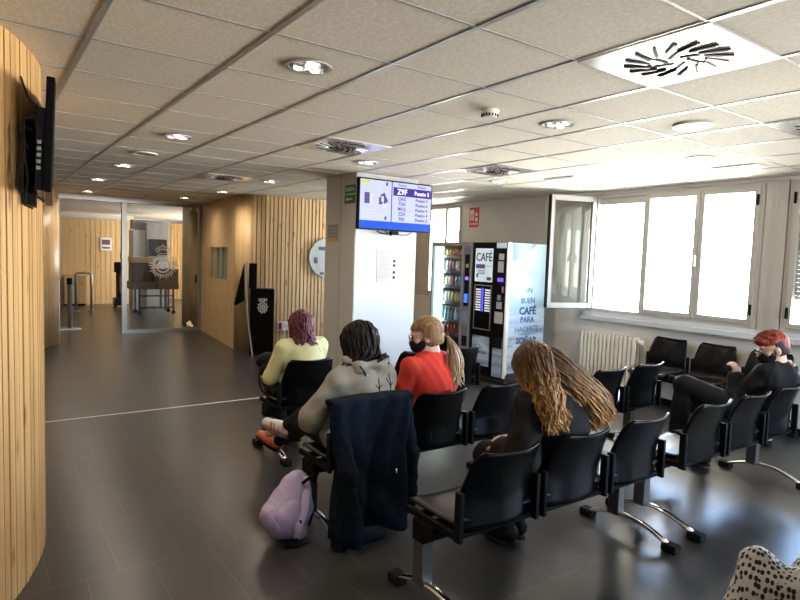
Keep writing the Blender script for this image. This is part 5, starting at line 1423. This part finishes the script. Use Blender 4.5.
und = hair_mat('hair_undercut', (.022, .014, .012), (.05, .032, .026), spec=.15); redh = hair_mat('hair_red', (.12, .014, .009), (.30, .04, .022))
R = J['R']; h = J['head']; f = lambda x, y, z: h+R @ V3(x, y, z)
cap = scalp_cap(h, R, und, root, low=-.055, g=.003)
sdf_obj('red_crop', [('e', f(0, -.018, .050), (.073, .100, .068), R, .02), ('e', f(.0, .055, .080), (.050, .046, .036), R, .02), ('e', f(0, -.065, .01), (.066, .048, .07), R, .02)], redh, cap, h=.005, wrinkle=.0035, wf=60,
        cuts=[lambda X, Y, Z: .018-((X-h[0])*R[0, 2]+(Y-h[1])*R[1, 2]+(Z-h[2])*R[2, 2])-1.0*np.clip(-((X-h[0])*R[0, 1]+(Y-h[1])*R[1, 1]+(Z-h[2])*R[2, 1])-.03, 0, .05)])
bm = BM(); rn = random.Random(3)
for i in range(160):
    a = rn.uniform(-PI, PI); e = math.radians(rn.uniform(25, 88))
    p0 = f(math.sin(a)*math.cos(e)*.07, -math.cos(a)*math.cos(e)*.10-.018, math.sin(e)*.07+.055)
    d = R @ unit(V3(rn.uniform(-.3, .3), .9, rn.uniform(.0, .5))); tube(bm, [p0, p0+d*.02+V3(0, 0, .006), p0+d*.045], [.005, .0045, .0015], 5)
build('lock', bm, redh, cap, True)

# ------------------------------------------------------------------ navy coat over the chair back
CX, CY = 1.83, 2.80
coat = empty('coat', (CX, CY, 0), 'dark navy corduroy coat draped over the chair back, hanging to the floor', 'coat')
NV = mat('navy_fleece', (.0065, .011, .022), .95, spec=.15, noise=.35, nscale=25, bump=.5, bscale=130)
def coat_fn(u, v):
    s = 2*u-1
    # v 0: inner hem on seat side, .25 : over the top, 1: outer hem near the floor
    top = .812-.012*s*s
    if v < .2:
        t = v/.2; z = .74+(top-.74)*t; y = .070-.035*t
    elif v < .28:
        t = (v-.2)/.08; a = PI*t; y = .035+math.cos(a)*.052-.010; z = top+math.sin(a)*.018
    else:
        t = (v-.28)/.72
        hem = .05+.035*math.sin(s*5+1.2)+.06*max(0, s-.2)
        z = top+(hem-top)*t; y = -.027-.05*min(1, t*1.3)+.015*math.sin(t*3)
    half = .245+.0*s+.02*math.sin(v*7)+(.015 if v > .28 else 0)
    sag = max(0, (v-.28)/.72)
    fold = (.028*math.sin(s*5.2+.9+sag*1.6)+.013*math.sin(s*10+3.5*sag+1))*sag**.8+.004*math.sin(s*14+v*13)+.006*math.sin(z*26+s*7)*sag
    edge = .07*max(0, abs(s)-.8)/.2
    x = s*half + .012*math.sin(sag*9+s*3)*sag
    y += fold*1.0+ (edge if v > .28 else 0)*min(1, .4+sag) + .010*math.sin(z*22+s*4)*sag
    return (CX-.005+x, CY+y, z)
bm = BM(); sheet(bm, coat_fn, 60, 70, .02); build('back_panel', bm, NV, coat, True)
sdf_obj('sleeve', [limb((CX+.225, CY+.03, .74), .055, (CX+.265, CY-.0, .45), .052, .03), limb((CX+.265, CY, .45), .052, (CX+.255, CY-.015, .16), .048, .03)], NV, coat, h=.009, wrinkle=.010, wf=30, seed=21)
sdf_obj('sleeve', [limb((CX-.215, CY+.02, .72), .05, (CX-.20, CY-.06, .42), .05, .03), limb((CX-.20, CY-.06, .42), .05, (CX-.17, CY-.10, .08), .052, .03)], NV, coat, h=.009, wrinkle=.010, wf=30, seed=22)
sdf_obj('hem', [limb((CX-.13, CY-.10, .075), .045, (CX+.0, CY-.09, .06), .04, .03), limb((CX+.10, CY-.07, .11), .05, (CX+.22, CY-.02, .13), .045, .03)], NV, coat, h=.009, wrinkle=.010, wf=30, seed=23)
bm = BM(); tube(bm, [(CX+.10, CY-.098, .42), (CX+.10, CY-.10, .39)], .006, 6); build('zip_pull', bm, M['chrome'], coat)

# ------------------------------------------------------------------ person at the lower right, only a knee under the spotted skirt in view
m, t, b = newmat('spotted_cloth')
tcn = N(t, 'ShaderNodeTexCoord'); mp = N(t, 'ShaderNodeMapping'); mp.inputs['Scale'].default_value = (64, 64, 42); t.links.new(tcn.outputs['Object'], mp.inputs[0])
v = N(t, 'ShaderNodeTexVoronoi'); v.inputs['Scale'].default_value = 1; v.inputs['Randomness'].default_value = .5; t.links.new(mp.outputs[0], v.inputs['Vector'])
r = N(t, 'ShaderNodeValToRGB'); r.color_ramp.elements[0].position = .39; r.color_ramp.elements[1].position = .47
r.color_ramp.elements[0].color = (.02, .016, .018, 1); r.color_ramp.elements[1].color = (.62, .62, .60, 1)
t.links.new(v.outputs['Distance'], r.inputs[0]); t.links.new(r.outputs[0], b.inputs['Base Color']); b.inputs['Roughness'].default_value = .8
BK_ = (2.42, .42)
put(b3, BK_[0]+.53, BK_[1], 0, 'black three seat bench under the person in the spotted skirt')
J = joints(BK_, 0, pelvis=(0, .20, .51), knL=(-.17, .50, .525), anL=(-.15, .50, .10), toL=(-.15, .60, .045), knR=(.16, .42, .46), anR=(.16, .42, .10), toR=(.16, .54, .045), elL=(-.20, .10, .70), elR=(.20, .10, .70), wrL=(-.06, .26, .64), wrR=(.10, .26, .64))
root, body = figure('person in a white skirt with black spots, one knee showing at the bottom right corner', BK_, J)
top_garment('shirt', root, J, BK, g=.02, sleeve=.98)
kn = J['knL']; pv = J['pelvis']
pk = kn+V3(-.005, .005, .058)
sdf_obj('skirt', [limb(pk, .036, kn+V3(.01, -.03, -.01), .078, .04), limb(kn+V3(.01, -.03, -.01), .078, pv+V3(-.09, -.02, -.01), .105, .05), limb(J['knR'], .07, pv+V3(.08, 0, -.02), .105, .05), limb(pk+V3(0, 0, -.01), .036, kn+V3(-.075, .0, -.20), .105, .04),
                  limb(pk+V3(.01, -.01, -.02), .045, kn+V3(.07, -.02, -.24), .13, .06), limb(J['knR'], .075, J['knR']+V3(0, 0, -.2), .12, .06)], m, root, h=.006, wrinkle=.007, wf=34, seed=31)
for s_ in 'LR': shoe(root, J['an'+s_], J['to'+s_], M['matte'], M['rubber'])

# ------------------------------------------------------------------ lilac backpack on the floor
bp_ = empty('backpack', (1.50, 3.06, 0), 'lilac backpack leaning on the floor beside the navy coat', 'backpack')
LM = mat('lilac_nylon', (.54, .45, .70), .6, noise=.05, nscale=8, bump=.12, bscale=200)
BR2 = rotm(.25, -.12, .62)
C0 = V3(1.435, 3.05, .195); f = lambda x, y, z: C0+BR2 @ V3(x, y, z)
sdf_obj('body', [('e', f(0, 0, -.02), (.130, .085, .165), BR2, .03), ('e', f(.0, .0, .10), (.095, .065, .09), BR2, .04), ('e', f(-.01, -.01, -.10), (.155, .095, .085), BR2, .04), ('e', f(.06, -.02, -.02), (.09, .07, .13), BR2, .03)], LM, bp_, h=.007, wrinkle=.010, wf=28, seed=41, cuts=[lambda X, Y, Z: .006-Z])
sdf_obj('front_pocket', [('e', f(-.03, -.07, -.09), (.09, .045, .07), BR2, .02), ('e', f(-.02, -.075, -.03), (.07, .035, .05), BR2, .02)], LM, bp_, h=.006, wrinkle=.006, wf=35, seed=43, cuts=[lambda X, Y, Z: .006-Z])
bm = BM(); tube(bm, [f(-.01, -.055, .16), f(.01, -.088, .09), f(.03, -.105, .0), f(.03, -.118, -.09), f(.045, -.115, -.16)], [.014, .020, .022, .020, .016], 8, flat=(1.3, .35)); build('shoulder_strap', bm, LM, bp_)
bm = BM(); tube(bm, [f(-.03, -.075, .115), f(-.025, -.10, .15), f(.0, -.095, .185), f(.035, -.085, .185), f(.045, -.08, .15)], .010, 8); build('grab_handle', bm, M['matte'], bp_)
bm = BM(); tube(bm, [f(.10, -.065, .10), f(.138, -.065, .02), f(.150, -.065, -.07)], .006, 6); build('zip', bm, M['matte'], bp_)
sdf_obj('side_pocket', [('e', f(.115, -.03, -.11), (.045, .06, .06), BR2, .02)], LM, bp_, h=.006, wrinkle=.006, wf=45, seed=45, cuts=[lambda X, Y, Z: .006-Z])
bm = BM(); tube(bm, [f(.02, -.12, -.07), f(.05, -.125, -.10), f(.055, -.115, -.17)], .006, 6); build('strap_buckle', bm, M['matte'], bp_)
bm = BM(); tube(bm, [(1.36, 2.93, .012), (1.42, 2.90, .010), (1.50, 2.93, .012)], .010, 6, flat=(1.5, .5)); build('loose_strap', bm, M['matte'], bp_)

# ------------------------------------------------------------------ black bag on the lap of the person in yellow
bg_ = empty('handbag', (1.90, 4.50, .6), 'black bag with a strap loop on the lap of the person in yellow', 'bag')
sdf_obj('body', [('e', (1.96, 4.62, .72), (.11, .09, .075), rotm(.4), .03), ('e', (1.91, 4.52, .66), (.07, .06, .05), None, .03)], M['matte'], bg_, h=.009, wrinkle=.006)
bm = BM(); tube(bm, bez([(1.90, 4.50, .70), (1.80, 4.46, .76), (1.74, 4.42, .52), (1.86, 4.36, .40), (1.96, 4.36, .56)], 14), .008, 6); build('strap', bm, M['rubber'], bg_)
